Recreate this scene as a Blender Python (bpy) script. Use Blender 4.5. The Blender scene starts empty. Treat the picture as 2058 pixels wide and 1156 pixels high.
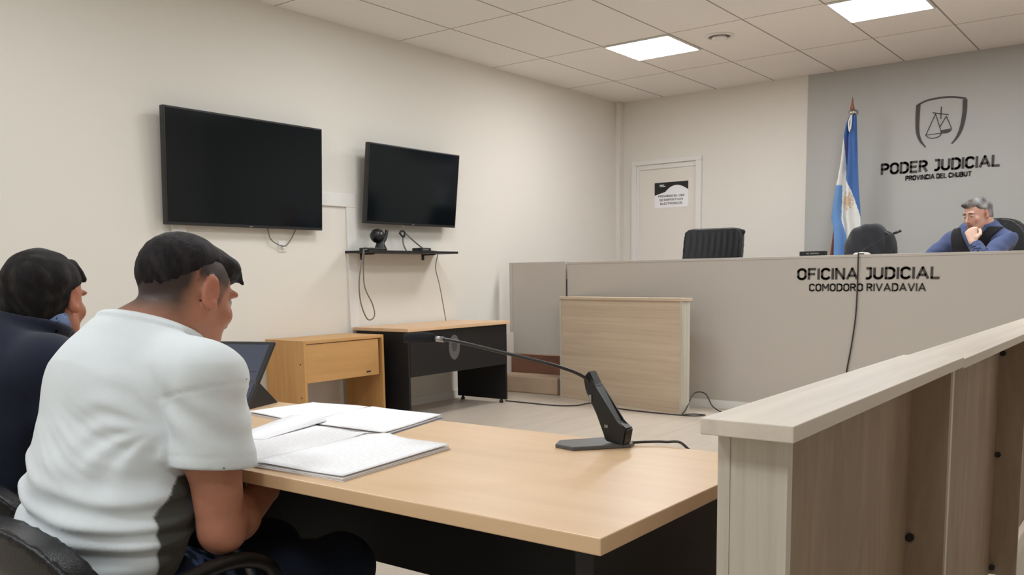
import bpy, bmesh, math, random
import numpy as np
from mathutils import Vector, Matrix
random.seed(7)
S = bpy.context.scene
COL = S.collection
R = math.radians

# ------------------------------------------------------------------ camera, world, lights, exposure
CH = 2.9585          # ceiling height
cd = bpy.data.cameras.new('camera')
cam = bpy.data.objects.new('camera', cd); COL.objects.link(cam)
cd.sensor_width = 36; cd.lens = 36*1784.47/2058; cd.shift_y = (771-578)/2058; cd.clip_start = .05
right = Vector((.7972897, .6034114, -.0149588)); up = Vector((-.0611666, .1054252, .9925443)); fwd = Vector((-.6004896, .7904304, -.1209631))
cam.matrix_world = Matrix(((right.x, up.x, -fwd.x, 5.16321), (right.y, up.y, -fwd.y, -8.84411), (right.z, up.z, -fwd.z, 1.08), (0, 0, 0, 1)))
S.camera = cam

w = bpy.data.worlds.new('world'); S.world = w; w.use_nodes = True
w.node_tree.nodes['Background'].inputs[0].default_value = (.9, .93, 1, 1)
w.node_tree.nodes['Background'].inputs[1].default_value = .3

LIGHT_COL = (.93, .975, 1.0)
PANEL_W = 25.0
# ceiling panels of the room outside the frame, every third tile column
for (lx, ly, k) in ((5.12, -1.95, 1.1), (6.95, -1.95, .7), (1.46, -4.39, .75), (3.29, -4.39, .75), (5.12, -4.39, .8), (1.46, -6.83, .6), (3.29, -6.83, .8),
                    (1.46, -9.27, .6), (3.29, -9.27, 1.0), (5.12, -9.6, 1.0)):
    l = bpy.data.lights.new('panel_lamp', 'AREA'); l.shape = 'SQUARE'; l.size = .58; l.energy = PANEL_W*k; l.color = LIGHT_COL
    o = bpy.data.objects.new('panel_lamp', l); COL.objects.link(o); o.location = (lx, ly, CH-.012)
vs = S.view_settings
S.display_settings.display_device = 'sRGB'
vs.view_transform = 'Standard'; vs.look = 'None'; vs.gamma = 1.0; vs.use_curve_mapping = False
vs.exposure = 0.0

# ------------------------------------------------------------------ materials
def lin(c):
    return tuple((x/12.92 if x <= .04045 else ((x+.055)/1.055)**2.4) for x in c)
def rgb(r, g, b): return lin((r/255, g/255, b/255))
def nmat(name):
    m = bpy.data.materials.new(name); m.use_nodes = True
    nt = m.node_tree; return m, nt, nt.nodes['Principled BSDF']
def N(nt, t, **kw):
    n = nt.nodes.new(t)
    for k, v in kw.items():
        if k.startswith('i_'): n.inputs[int(k[2:])].default_value = v
        else: setattr(n, k, v)
    return n
def coords(nt, scale=(1, 1, 1), rot=(0, 0, 0)):
    tc = N(nt, 'ShaderNodeTexCoord'); mp = N(nt, 'ShaderNodeMapping')
    mp.inputs['Scale'].default_value = scale; mp.inputs['Rotation'].default_value = rot
    nt.links.new(tc.outputs['Object'], mp.inputs['Vector']); return mp.outputs['Vector']
def mat(name, col, rough=.5, metal=0, var=.06, vscale=6, bump=0, bscale=60, spec=.5, coat=0, sheen=0):
    m, nt, b = nmat(name)
    v = coords(nt)
    nz = N(nt, 'ShaderNodeTexNoise'); nz.inputs['Scale'].default_value = vscale; nz.inputs['Detail'].default_value = 4
    nt.links.new(v, nz.inputs['Vector'])
    mx = N(nt, 'ShaderNodeMix', data_type='RGBA')
    mx.inputs[6].default_value = tuple(c*(1-var) for c in col)+(1,); mx.inputs[7].default_value = tuple(min(1, c*(1+var)) for c in col)+(1,)
    nt.links.new(nz.outputs['Fac'], mx.inputs[0]); nt.links.new(mx.outputs[2], b.inputs['Base Color'])
    b.inputs['Roughness'].default_value = rough; b.inputs['Metallic'].default_value = metal
    b.inputs['Specular IOR Level'].default_value = spec; b.inputs['Coat Weight'].default_value = coat
    b.inputs['Sheen Weight'].default_value = sheen
    if bump:
        n2 = N(nt, 'ShaderNodeTexNoise'); n2.inputs['Scale'].default_value = bscale; n2.inputs['Detail'].default_value = 5
        nt.links.new(v, n2.inputs['Vector'])
        bp = N(nt, 'ShaderNodeBump'); bp.inputs['Strength'].default_value = bump; bp.inputs['Distance'].default_value = .01
        nt.links.new(n2.outputs['Fac'], bp.inputs['Height']); nt.links.new(bp.outputs['Normal'], b.inputs['Normal'])
    return m
def wood(name, c1, c2, axis='X', rough=.45, freq=28, stretch=14, dark=None, warp=.35):
    """grain runs along axis"""
    m, nt, b = nmat(name)
    sc = {'X': (1/stretch, 1, 1), 'Y': (1, 1/stretch, 1), 'Z': (1, 1, 1/stretch)}[axis]
    v = coords(nt, sc)
    n1 = N(nt, 'ShaderNodeTexNoise'); n1.inputs['Scale'].default_value = freq; n1.inputs['Detail'].default_value = 6; n1.inputs['Roughness'].default_value = .65
    n1.inputs['Distortion'].default_value = warp
    n2 = N(nt, 'ShaderNodeTexNoise'); n2.inputs['Scale'].default_value = freq*.22; n2.inputs['Detail'].default_value = 3; n2.inputs['Distortion'].default_value = warp
    nt.links.new(v, n1.inputs['Vector']); nt.links.new(v, n2.inputs['Vector'])
    ad = N(nt, 'ShaderNodeMath', operation='MULTIPLY_ADD'); ad.inputs[1].default_value = .55
    nt.links.new(n1.outputs['Fac'], ad.inputs[0])
    ad2 = N(nt, 'ShaderNodeMath', operation='MULTIPLY'); ad2.inputs[1].default_value = .45
    nt.links.new(n2.outputs['Fac'], ad2.inputs[0]); nt.links.new(ad2.outputs[0], ad.inputs[2])
    cr = N(nt, 'ShaderNodeValToRGB'); e = cr.color_ramp.elements
    e[0].position = .38; e[0].color = c2+(1,); e[1].position = .62; e[1].color = c1+(1,)
    if dark:
        k = e.new(.30); k.color = dark+(1,)
    nt.links.new(ad.outputs[0], cr.inputs[0]); nt.links.new(cr.outputs[0], b.inputs['Base Color'])
    b.inputs['Roughness'].default_value = rough
    return m
def vcol_mat(name, rough=.6, noise=.1, nscale=90, bump=.15, bscale=220, sheen=0, spec=.4, stretch=(1, 1, 1), sss=0):
    m, nt, b = nmat(name)
    a = N(nt, 'ShaderNodeAttribute', attribute_name='Col')
    v = coords(nt, stretch)
    nz = N(nt, 'ShaderNodeTexNoise'); nz.inputs['Scale'].default_value = nscale; nz.inputs['Detail'].default_value = 5
    nt.links.new(v, nz.inputs['Vector'])
    mr = N(nt, 'ShaderNodeMapRange'); mr.inputs[1].default_value = .3; mr.inputs[2].default_value = .7; mr.inputs[3].default_value = 1-noise; mr.inputs[4].default_value = 1+noise
    nt.links.new(nz.outputs['Fac'], mr.inputs[0])
    ml = N(nt, 'ShaderNodeVectorMath', operation='SCALE'); nt.links.new(a.outputs['Color'], ml.inputs[0]); nt.links.new(mr.outputs[0], ml.inputs['Scale'])
    nt.links.new(ml.outputs[0], b.inputs['Base Color'])
    n2 = N(nt, 'ShaderNodeTexNoise'); n2.inputs['Scale'].default_value = bscale; n2.inputs['Detail'].default_value = 4
    nt.links.new(v, n2.inputs['Vector'])
    bp = N(nt, 'ShaderNodeBump'); bp.inputs['Strength'].default_value = bump; bp.inputs['Distance'].default_value = .004
    nt.links.new(n2.outputs['Fac'], bp.inputs['Height']); nt.links.new(bp.outputs['Normal'], b.inputs['Normal'])
    b.inputs['Roughness'].default_value = rough; b.inputs['Sheen Weight'].default_value = sheen; b.inputs['Specular IOR Level'].default_value = spec
    if sss:
        b.inputs['Subsurface Weight'].default_value = sss; b.inputs['Subsurface Radius'].default_value = (.012, .005, .003); b.inputs['Subsurface Scale'].default_value = 1
    return m
def emis(name, col, strength):
    m, nt, b = nmat(name)
    b.inputs['Base Color'].default_value = (.8, .8, .8, 1); b.inputs['Emission Color'].default_value = col+(1,); b.inputs['Emission Strength'].default_value = strength
    return m

M = {}
M['wall'] = mat('cream_wall_paint', rgb(230, 226, 218), .75, var=.015, vscale=1.5, bump=.05, bscale=180, spec=.25)
M['gray_wall'] = mat('gray_wall_paint', rgb(184, 184, 181), .75, var=.015, vscale=1.5, bump=.05, bscale=180, spec=.25)
M['trim'] = mat('white_satin_paint', rgb(232, 230, 226), .4, var=.01)
M['door'] = mat('off_white_door_paint', rgb(232, 227, 218), .5, var=.01)
M['laminate'] = mat('gray_brown_laminate', rgb(194, 187, 179), .5, var=.02, vscale=3, spec=.4)
M['black'] = mat('black_plastic', rgb(22, 22, 23), .35, var=.05)
M['black_lam'] = mat('black_melamine', rgb(27, 26, 28), .5, var=.05, spec=.35)
M['screen'] = mat('dark_glass_screen', rgb(8, 15, 19), .10, var=.02, spec=.4)
M['bezel'] = mat('dark_bezel', rgb(34, 33, 34), .35, var=.03)
M['leather'] = mat('black_leather', rgb(20, 21, 24), .32, var=.1, bump=.12, bscale=320, spec=.35)
M['cable'] = mat('dark_cable', rgb(50, 46, 44), .5)
M['cable_light'] = mat('gray_cable', rgb(120, 115, 108), .5)
M['paper'] = mat('white_paper', rgb(246, 246, 250), .8, var=.01, spec=.2)
M['metal'] = mat('brushed_metal', rgb(150, 150, 150), .35, metal=.8)
M['letter'] = mat('dark_vinyl', rgb(66, 60, 56), .6)
M['chrome'] = mat('chrome', rgb(190, 190, 190), .15, metal=1)
M['beech'] = wood('beech_laminate', rgb(229, 196, 158), rgb(218, 182, 142), 'X', .34, 14, 16)
M['beech_edge'] = wood('beech_edge', rgb(214, 180, 142), rgb(200, 164, 126), 'X', .45, 20, 16)
M['honey'] = wood('honey_oak_laminate', rgb(206, 158, 98), rgb(190, 140, 82), 'Z', .45, 18, 14)
M['honey_x'] = wood('honey_oak_laminate_across', rgb(210, 162, 103), rgb(194, 146, 88), 'Y', .45, 18, 14)
M['desk_top'] = wood('pale_beech_top', rgb(232, 196, 158), rgb(214, 176, 138), 'Y', .4, 14, 14)
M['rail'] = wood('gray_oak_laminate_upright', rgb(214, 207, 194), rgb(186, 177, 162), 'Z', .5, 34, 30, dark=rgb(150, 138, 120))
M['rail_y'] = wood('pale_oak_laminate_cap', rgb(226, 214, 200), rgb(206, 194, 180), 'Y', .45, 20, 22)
M['rail_shaded'] = wood('gray_oak_laminate_shaded', rgb(164, 142, 120), rgb(140, 119, 98), 'Z', .55, 12, 6, dark=rgb(108, 90, 70), warp=1.6)  # same laminate as the rail, with the shade inside put into its colour
M['rail_x'] = wood('oak_laminate_long_grain', rgb(212, 192, 168), rgb(192, 170, 146), 'X', .5, 30, 30, dark=rgb(166, 142, 118))
M['step'] = mat('tan_step_tile', rgb(190, 166, 142), .45, var=.12, vscale=18)
M['riser'] = mat('reddish_riser_tile', rgb(150, 108, 88), .45, var=.18, vscale=22)
M['skin'] = vcol_mat('skin', .5, .05, 60, .08, 300, spec=.4, sss=.08)
M['cloth'] = vcol_mat('cloth', .85, .03, 12, .12, 500, sheen=.15, spec=.2)
M['hair'] = vcol_mat('hair', .6, .3, 120, .4, 240, spec=.12, stretch=(1, 1, .35))
M['flag'] = vcol_mat('flag_cloth', .8, .04, 20, .08, 300, spec=.2)

# ------------------------------------------------------------------ mesh helpers
class MB:
    def __init__(s): s.bm = bmesh.new()
    def box(s, lo, hi, bev=0, mtx=None):
        lo = Vector(lo); hi = Vector(hi)
        r = bmesh.ops.create_cube(s.bm, size=1)
        vs_ = r['verts']
        bmesh.ops.scale(s.bm, vec=hi-lo, verts=vs_); bmesh.ops.translate(s.bm, vec=(lo+hi)/2, verts=vs_)
        if mtx is not None: bmesh.ops.transform(s.bm, matrix=mtx, verts=vs_)
        if bev:
            es = list({e for v in vs_ for e in v.link_edges})
            bmesh.ops.bevel(s.bm, geom=es, offset=bev, segments=2, affect='EDGES', profile=.5)
        return s
    def tube(s, pts, rad, seg=8, caps=True, smooth=True):
        P = [Vector(p) for p in pts]
        if smooth and len(P) > 2: P = catmull(P, 6)
        n = len(P); rings = []
        rr = rad if callable(rad) else (lambda t: rad)
        nrm = None
        for i, p in enumerate(P):
            t = (P[min(i+1, n-1)]-P[max(i-1, 0)]).normalized()
            if nrm is None: nrm = t.orthogonal().normalized()
            nrm = (nrm-t*nrm.dot(t)).normalized(); b = t.cross(nrm); r_ = rr(i/(n-1))
            rings.append([s.bm.verts.new(p+(nrm*math.cos(a)+b*math.sin(a))*r_) for a in [2*math.pi*k/seg for k in range(seg)]])
        for a, b in zip(rings, rings[1:]):
            for k in range(seg): s.bm.faces.new((a[k], a[(k+1) % seg], b[(k+1) % seg], b[k])).smooth = True
        if caps: s.bm.faces.new(rings[0][::-1]); s.bm.faces.new(rings[-1])
        return s
    def lathe(s, prof, c=(0, 0, 0), seg=24, mtx=None, sq=(1, 1)):
        rings = []; c = Vector(c); new = []
        for r_, z in prof:
            ring = [s.bm.verts.new(c+Vector((max(r_, 1e-4)*math.cos(2*math.pi*k/seg)*sq[0], max(r_, 1e-4)*math.sin(2*math.pi*k/seg)*sq[1], z))) for k in range(seg)]
            rings.append(ring); new += ring
        for a, b in zip(rings, rings[1:]):
            for k in range(seg): s.bm.faces.new((a[k], a[(k+1) % seg], b[(k+1) % seg], b[k])).smooth = True
        s.bm.faces.new(rings[0][::-1]); s.bm.faces.new(rings[-1])
        if mtx is not None: bmesh.ops.transform(s.bm, matrix=mtx, verts=new)
        return s
    def prism(s, poly, z0, z1, bev=0):
        a = [s.bm.verts.new((x, y, z0)) for x, y in poly]; b = [s.bm.verts.new((x, y, z1)) for x, y in poly]
        n = len(poly); fs = [s.bm.faces.new(a[::-1]), s.bm.faces.new(b)]
        for k in range(n): fs.append(s.bm.faces.new((a[k], a[(k+1) % n], b[(k+1) % n], b[k])))
        if bev: bmesh.ops.bevel(s.bm, geom=list({e for f in fs for e in f.edges}), offset=bev, segments=2, affect='EDGES', profile=.5)
        return s
    def plane_prism(s, poly, o, u, v, n, t):
        """polygon in (u,v) on a plane through o, extruded t along n"""
        o, u, v, n = Vector(o), Vector(u), Vector(v), Vector(n)
        a = [s.bm.verts.new(o+u*x+v*y) for x, y in poly]; b = [s.bm.verts.new(o+u*x+v*y+n*t) for x, y in poly]
        k_ = len(poly); s.bm.faces.new(a[::-1]); s.bm.faces.new(b)
        for k in range(k_): s.bm.faces.new((a[k], a[(k+1) % k_], b[(k+1) % k_], b[k]))
        return s
    def build(s, name, m, parent=None, smooth=False):
        bmesh.ops.recalc_face_normals(s.bm, faces=s.bm.faces)
        me = bpy.data.meshes.new(name); s.bm.to_mesh(me); s.bm.free()
        if smooth:
            for p in me.polygons: p.use_smooth = True
        return link(name, me, m, parent)
def link(name, me, m, parent=None):
    o = bpy.data.objects.new(name, me); COL.objects.link(o)
    if m: me.materials.append(m)
    if parent: o.parent = parent
    return o
def catmull(P, n):
    out = []
    Q = [P[0]*2-P[1]]+P+[P[-1]*2-P[-2]]
    for i in range(1, len(Q)-2):
        a, b, c, d = Q[i-1:i+3]
        for k in range(n):
            t = k/n
            out.append(.5*((2*b)+(c-a)*t+(2*a-5*b+4*c-d)*t*t+(3*b-a-3*c+d)*t**3))
    out.append(P[-1]); return out
def tag(o, label, cat, group=None, kind=None):
    o['label'] = label; o['category'] = cat
    if group: o['group'] = group
    if kind: o['kind'] = kind
    return o
def thing(name, label, cat, loc=(0, 0, 0), rz=0, group=None):
    o = bpy.data.objects.new(name, None); COL.objects.link(o); o.empty_display_size = .1
    o.location = loc; o.rotation_euler = (0, 0, rz); return tag(o, label, cat, group)
def struct(name, mb, m, parent=None):
    o = mb.build(name, m, parent)
    if not parent: o['kind'] = 'structure'
    return o
def local(t, mb):
    """shift a builder made in world coordinates into the frame of thing t"""
    mt = (Matrix.Translation(t.location) @ Matrix.Rotation(t.rotation_euler[2], 4, 'Z')).inverted()
    bmesh.ops.transform(mb.bm, matrix=mt, verts=mb.bm.verts); return mb
# monoline lettering: strokes in a 0..w x 0..1 cell
def _arc(cx, cy, rx, ry, a0, a1, n=8): return [(cx+rx*math.cos(math.radians(a0+(a1-a0)*k/n)), cy+ry*math.sin(math.radians(a0+(a1-a0)*k/n))) for k in range(n+1)]
GL = {
 'A': (.66, [[(.0, 0), (.33, 1), (.66, 0)], [(.13, .30), (.53, .30)]]), 'I': (.0, [[(0, 0), (0, 1)]]), 'L': (.44, [[(0, 1), (0, 0), (.44, 0)]]),
 'P': (.5, [[(0, 0), (0, 1), (.26, 1)]+_arc(.26, .74, .26, .26, 90, -90)+[(0, .48)]]), 'R': (.52, [[(0, 0), (0, 1), (.26, 1)]+_arc(.26, .75, .25, .25, 90, -90)+[(0, .5)], [(.27, .5), (.52, 0)]]),
 'D': (.54, [[(0, 0), (0, 1), (.24, 1)]+_arc(.24, .70, .30, .30, 90, 0)+_arc(.24, .30, .30, .30, 0, -90)+[(0, 0)]]), 'E': (.46, [[(.46, 1), (0, 1), (0, 0), (.46, 0)], [(0, .52), (.40, .52)]]),
 'F': (.46, [[(.46, 1), (0, 1), (0, 0)], [(0, .5), (.40, .5)]]), 'O': (.54, [_arc(.27, .73, .27, .27, 0, 180)+_arc(.27, .27, .27, .27, 180, 360)+[(.54, .73)]]),
 'C': (.52, [_arc(.27, .73, .27, .27, 20, 180)+_arc(.27, .27, .27, .27, 180, 340)]), 'U': (.52, [[(0, 1)]+_arc(.26, .26, .26, .26, 180, 360)+[(.52, 1)]]),
 'J': (.40, [[(.14, 1), (.40, 1)]+_arc(.18, .22, .22, .22, 0, -110)]), 'N': (.54, [[(0, 0), (0, 1), (.54, 0), (.54, 1)]]), 'M': (.66, [[(0, 0), (0, 1), (.33, .38), (.66, 1), (.66, 0)]]),
 'V': (.62, [[(0, 1), (.31, 0), (.62, 1)]]), 'T': (.56, [[(0, 1), (.56, 1)], [(.28, 1), (.28, 0)]]), 'H': (.52, [[(0, 0), (0, 1)], [(.52, 0), (.52, 1)], [(0, .5), (.52, .5)]]),
 'B': (.52, [[(0, 0), (0, 1), (.26, 1)]+_arc(.26, .76, .23, .24, 90, -90)+[(0, .52)], [(.26, .52)]+_arc(.26, .26, .26, .26, 90, -90)+[(0, 0)]]),
 'S': (.50, [_arc(.25, .75, .24, .25, 25, 250)+_arc(.25, .26, .25, .26, 70, -160)])}
def lettering(body, x0, x1, z0, z1, o, depth, name, parent=None, th=.185, gap=.25):
    h = z1-z0; tot = 0; lay = []
    for c in body:
        if c == ' ': tot += .30; continue
        lay.append((c, tot)); tot += GL[c][0]+gap+(.0 if c != 'I' else 0)
    tot -= gap; sx = (x1-x0-th*h)/tot; mb = MB(); hw = th*h/2
    for c, off in lay:
        for st in GL[c][1]:
            P = [Vector((x0+hw+(off+a)*sx, 0, z0+hw+b*(h-2*hw))) for a, b in st]
            for a, b in zip(P, P[1:]):
                dr = (b-a); 
                if dr.length < 1e-6: continue
                dr.normalize(); n = Vector((-dr.z, 0, dr.x))*hw; e = dr*hw*.55
                q = [a-e+n, b+e+n, b+e-n, a-e-n]; mb.plane_prism([(v.x, v.z) for v in q], o, (1, 0, 0), (0, 0, 1), (0, -1, 0), depth)
    return mb.build(name, M['letter'], parent)

# ------------------------------------------------------------------ signed distance modelling (bodies, clothes, cushions)
def V(*a): return np.array(a, float)
def smin(a, b, k):
    h = np.clip(.5+.5*(b-a)/k, 0, 1); return b*(1-h)+a*h-k*h*(1-h)
def smax(a, b, k): return -smin(-a, -b, k)
def cone(p, a, b, r1, r2):
    a = V(*a); b = V(*b); ba = b-a; pa = p-a
    h = np.clip(pa@ba/(ba@ba), 0, 1)
    return np.linalg.norm(pa-h[:, None]*ba, axis=1)-(r1+(r2-r1)*h)
def ell(p, c, r):
    q = p-V(*c); r = V(*r)
    k0 = np.linalg.norm(q/r, axis=1); k1 = np.linalg.norm(q/(r*r), axis=1)+1e-9
    return k0*(k0-1)/k1
def sph(p, c, r): return np.linalg.norm(p-V(*c), axis=1)-r
def rbox(p, c, h, r):
    q = np.abs(p-V(*c))-V(*h)+r
    return np.linalg.norm(np.maximum(q, 0), axis=1)+np.minimum(q.max(1), 0)-r
def union(ds, k):
    d = ds[0]
    for e in ds[1:]: d = smin(d, e, k)
    return d
def sdf_mesh(name, fn, lo, hi, h, m, parent=None, col=None, mod=None):
    """surface nets over fn with block skipping; returns a linked smooth object"""
    lo = V(*lo); hi = V(*hi); n = np.ceil((hi-lo)/h).astype(int)+1
    B = 16; nb = np.ceil(n/B).astype(int); n = nb*B
    F = np.empty(n, np.float32)
    bi = np.stack(np.meshgrid(*[np.arange(k) for k in nb], indexing='ij'), -1).reshape(-1, 3)
    cen = lo+(bi*B+(B-1)/2)*h; dc = fn(cen); rad = (B/2)*h*1.7321*1.35+h*3
    loc = np.stack(np.meshgrid(*[np.arange(B)]*3, indexing='ij'), -1).reshape(-1, 3)
    for b, d in zip(bi, dc):
        s = tuple(slice(x*B, x*B+B) for x in b)
        if abs(d) > rad: F[s] = d
        else: F[s] = fn(lo+(b*B+loc)*h).reshape(B, B, B)
    sg = F < 0
    c = np.zeros(tuple(x-1 for x in F.shape), np.int8)
    for dx in (0, 1):
        for dy in (0, 1):
            for dz in (0, 1): c += sg[dx:F.shape[0]-1+dx, dy:F.shape[1]-1+dy, dz:F.shape[2]-1+dz]
    act = (c > 0) & (c < 8); idx = -np.ones(act.shape, np.int64); cells = np.argwhere(act); idx[act] = np.arange(len(cells))
    acc = np.zeros((len(cells), 3)); cnt = np.zeros(len(cells))
    off = [(dx, dy, dz) for dx in (0, 1) for dy in (0, 1) for dz in (0, 1)]
    for a in off:
        for ax in range(3):
            if a[ax]: continue
            b = list(a); b[ax] = 1
            fa = F[tuple((cells+a).T)]; fb = F[tuple((cells+b).T)]; cr = (fa < 0) != (fb < 0)
            t = np.where(cr, fa/np.where(cr, fa-fb, 1), 0)
            p = np.array(a, float)[None]+np.zeros((len(cells), 3)); p[:, ax] = t
            acc[cr] += p[cr]; cnt[cr] += 1
    vtx = lo+(cells+acc/cnt[:, None])*h
    for _ in range(2):       # pull the vertices onto the surface
        e = h*.25; d = fn(vtx)
        g = np.stack([(fn(vtx+e*np.eye(3)[k])-fn(vtx-e*np.eye(3)[k])) for k in range(3)], 1)/(2*e)
        gn = (g*g).sum(1)+1e-6; st = -(d/gn)[:, None]*g; ln = np.linalg.norm(st, axis=1, keepdims=True)
        vtx = vtx+st*np.minimum(1, h*.6/(ln+1e-9))
    quads = []
    for ax in range(3):
        o1, o2 = [k for k in range(3) if k != ax]
        sl0 = [slice(None)]*3; sl1 = [slice(None)]*3; sl0[ax] = slice(0, -1); sl1[ax] = slice(1, None)
        e = np.argwhere(sg[tuple(sl0)] != sg[tuple(sl1)])
        e = e[(e[:, o1] > 0) & (e[:, o2] > 0) & (e[:, o1] < F.shape[o1]-1) & (e[:, o2] < F.shape[o2]-1)]
        ins = sg[tuple(e.T)]
        def I(d1, d2):
            q = e.copy(); q[:, o1] -= d1; q[:, o2] -= d2; return idx[tuple(q.T)]
        q = np.stack([I(0, 0), I(1, 0), I(1, 1), I(0, 1)], 1)
        ok_ = (q >= 0).all(1); q = q[ok_]; di = np.where(ins[ok_], 1., -1.)
        nn = np.cross(vtx[q[:, 2]]-vtx[q[:, 0]], vtx[q[:, 3]]-vtx[q[:, 1]])[:, ax]*di
        q[nn < 0] = q[nn < 0][:, ::-1]; quads.append(q)
    q = np.concatenate(quads); q = q[(q >= 0).all(1)]
    me = bpy.data.meshes.new(name); me.vertices.add(len(vtx)); me.vertices.foreach_set('co', vtx.astype(np.float32).ravel())
    me.loops.add(len(q)*4); me.loops.foreach_set('vertex_index', q.astype(np.int32).ravel())
    me.polygons.add(len(q)); me.polygons.foreach_set('loop_start', (np.arange(len(q))*4).astype(np.int32)); me.polygons.foreach_set('loop_total', np.full(len(q), 4, np.int32))
    me.polygons.foreach_set('use_smooth', np.ones(len(q), bool)); me.update(calc_edges=True); me.validate()
    if col is not None:
        cc = np.clip(col(vtx), 0, 1); ca = me.color_attributes.new('Col', 'FLOAT_COLOR', 'POINT')
        ca.data.foreach_set('color', np.concatenate([cc, np.ones((len(cc), 1))], 1).astype(np.float32).ravel())
    return link(name, me, m, parent)
def rotm(yaw=0, pitch=0, roll=0):
    """columns: right, forward, up of a head turned by yaw (left +), nodding down by pitch"""
    return np.array((Matrix.Rotation(yaw, 3, 'Z') @ Matrix.Rotation(-pitch, 3, 'X') @ Matrix.Rotation(roll, 3, 'Y')))

# ------------------------------------------------------------------ the room
XR, YR = 8.0, -11.2
def ceiling_mat():
    m, nt, b = nmat('ceiling_tiles')
    tc = N(nt, 'ShaderNodeTexCoord'); sp = N(nt, 'ShaderNodeSeparateXYZ'); nt.links.new(tc.outputs['Object'], sp.inputs[0])
    def grid(out, off, step, half):
        a = N(nt, 'ShaderNodeMath', operation='SUBTRACT'); a.inputs[1].default_value = off; nt.links.new(out, a.inputs[0])
        p = N(nt, 'ShaderNodeMath', operation='PINGPONG'); p.inputs[1].default_value = step/2; nt.links.new(a.outputs[0], p.inputs[0])
        # pingpong is 0 on the lines
        l = N(nt, 'ShaderNodeMath', operation='LESS_THAN'); l.inputs[1].default_value = half; nt.links.new(p.outputs[0], l.inputs[0]); return l.outputs[0]
    gx = grid(sp.outputs['X'], .545-.61*4, .61, .0065); gy = grid(sp.outputs['Y'], -1.037-1.22*9, 1.22, .0055)
    mxx = N(nt, 'ShaderNodeMath', operation='MAXIMUM'); nt.links.new(gx, mxx.inputs[0]); nt.links.new(gy, mxx.inputs[1])
    nz = N(nt, 'ShaderNodeTexNoise'); nz.inputs['Scale'].default_value = 140; nt.links.new(tc.outputs['Object'], nz.inputs['Vector'])
    c = N(nt, 'ShaderNodeMix', data_type='RGBA'); c.inputs[6].default_value = rgb(240, 238, 233)+(1,); c.inputs[7].default_value = rgb(246, 244, 240)+(1,)
    nt.links.new(nz.outputs['Fac'], c.inputs[0])
    k = N(nt, 'ShaderNodeMix', data_type='RGBA'); k.inputs[7].default_value = rgb(165, 158, 148)+(1,)
    nt.links.new(c.outputs[2], k.inputs[6]); nt.links.new(mxx.outputs[0], k.inputs[0]); nt.links.new(k.outputs[2], b.inputs['Base Color'])
    b.inputs['Roughness'].default_value = .85; b.inputs['Specular IOR Level'].default_value = .2
    return m
def floor_mat():
    m, nt, b = nmat('floor_laminate')
    v = coords(nt, (1, .12, 1))
    n1 = N(nt, 'ShaderNodeTexNoise'); n1.inputs['Scale'].default_value = 14; n1.inputs['Detail'].default_value = 6; nt.links.new(v, n1.inputs['Vector'])
    c = N(nt, 'ShaderNodeMix', data_type='RGBA'); c.inputs[6].default_value = rgb(184, 170, 156)+(1,); c.inputs[7].default_value = rgb(210, 198, 184)+(1,)
    nt.links.new(n1.outputs['Fac'], c.inputs[0])
    br = N(nt, 'ShaderNodeTexBrick'); br.inputs['Scale'].default_value = 1; br.inputs['Mortar Size'].default_value = .003; br.inputs['Brick Width'].default_value = 1.2; br.inputs['Row Height'].default_value = .3
    br.inputs['Color1'].default_value = (1, 1, 1, 1); br.inputs['Color2'].default_value = (.95, .95, .95, 1); br.inputs['Mortar'].default_value = (.8, .78, .75, 1)
    v2 = coords(nt, (1, 1, 1), (0, 0, math.pi/2)); nt.links.new(v2, br.inputs['Vector'])
    ml = N(nt, 'ShaderNodeMix', data_type='RGBA', blend_type='MULTIPLY'); ml.inputs[0].default_value = 1
    nt.links.new(c.outputs[2], ml.inputs[6]); nt.links.new(br.outputs['Color'], ml.inputs[7]); nt.links.new(ml.outputs[2], b.inputs['Base Color'])
    b.inputs['Roughness'].default_value = .38; return m
struct('floor', MB().box((-.2, YR-.1, -.1), (XR+.1, .2, 0)), floor_mat())
# ceiling with the two square light panels let into it
struct('ceiling', MB().box((-.2, YR-.1, CH), (XR+.1, .2, CH+.08)), ceiling_mat())
struct('wall_left', MB().box((-.15, YR, 0), (0, .15, CH)), M['wall'])
struct('wall_back', MB().box((0, 0, 0), (2.11, .15, CH)), M['wall'])
struct('wall_back_gray', MB().box((2.11, -.012, 0), (XR, .15, CH)), M['gray_wall'])
struct('wall_right', MB().box((XR, YR, 0), (XR+.15, .15, CH)), M['wall'])
struct('wall_rear', MB().box((0, YR-.15, 0), (XR, YR, CH)), M['wall'])
struct('trim_1', MB().box((0, -.09, 0), (.055, 0, CH), .004), M['wall'])     # boxed pipe in the corner
struct('baseboard_left', MB().box((0, -4.0, 0), (.012, -2.3, .07), .002).box((0, YR, 0), (.012, -5.62, .07), .002), M['trim'])
struct('dais', MB().box((.0, -2.05, 0), (XR, 0, .33)), M['riser'])

# flush door with frame in the left wall
d = struct('door_1', MB().box((-.02, -5.5, .01), (.004, -4.12, 1.615)), M['door'])
f = MB().box((0, -5.6, 1.615), (.022, -4.03, 1.715), .004).box((0, -5.6, 0), (.022, -5.5, 1.615), .004).box((0, -4.125, 0), (.022, -4.03, 1.615), .004)
f.build('door_frame', M['trim'], d)
# door in the back wall, opening from the dais
d = struct('door_2', MB().box((.245, -.006, .33), (.94, .02, 2.235)), M['door'])
f = MB().box((.175, -.045, 2.255), (1.01, 0, 2.305), .004).box((.175, -.045, .33), (.235, 0, 2.255), .004).box((.95, -.045, .33), (1.01, 0, 2.255), .004)
f.box((.235, -.02, 2.205), (.95, 0, 2.255)).box((.235, -.02, .33), (.262, 0, 2.205)); f.build('door_frame', M['trim'], d)

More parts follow.
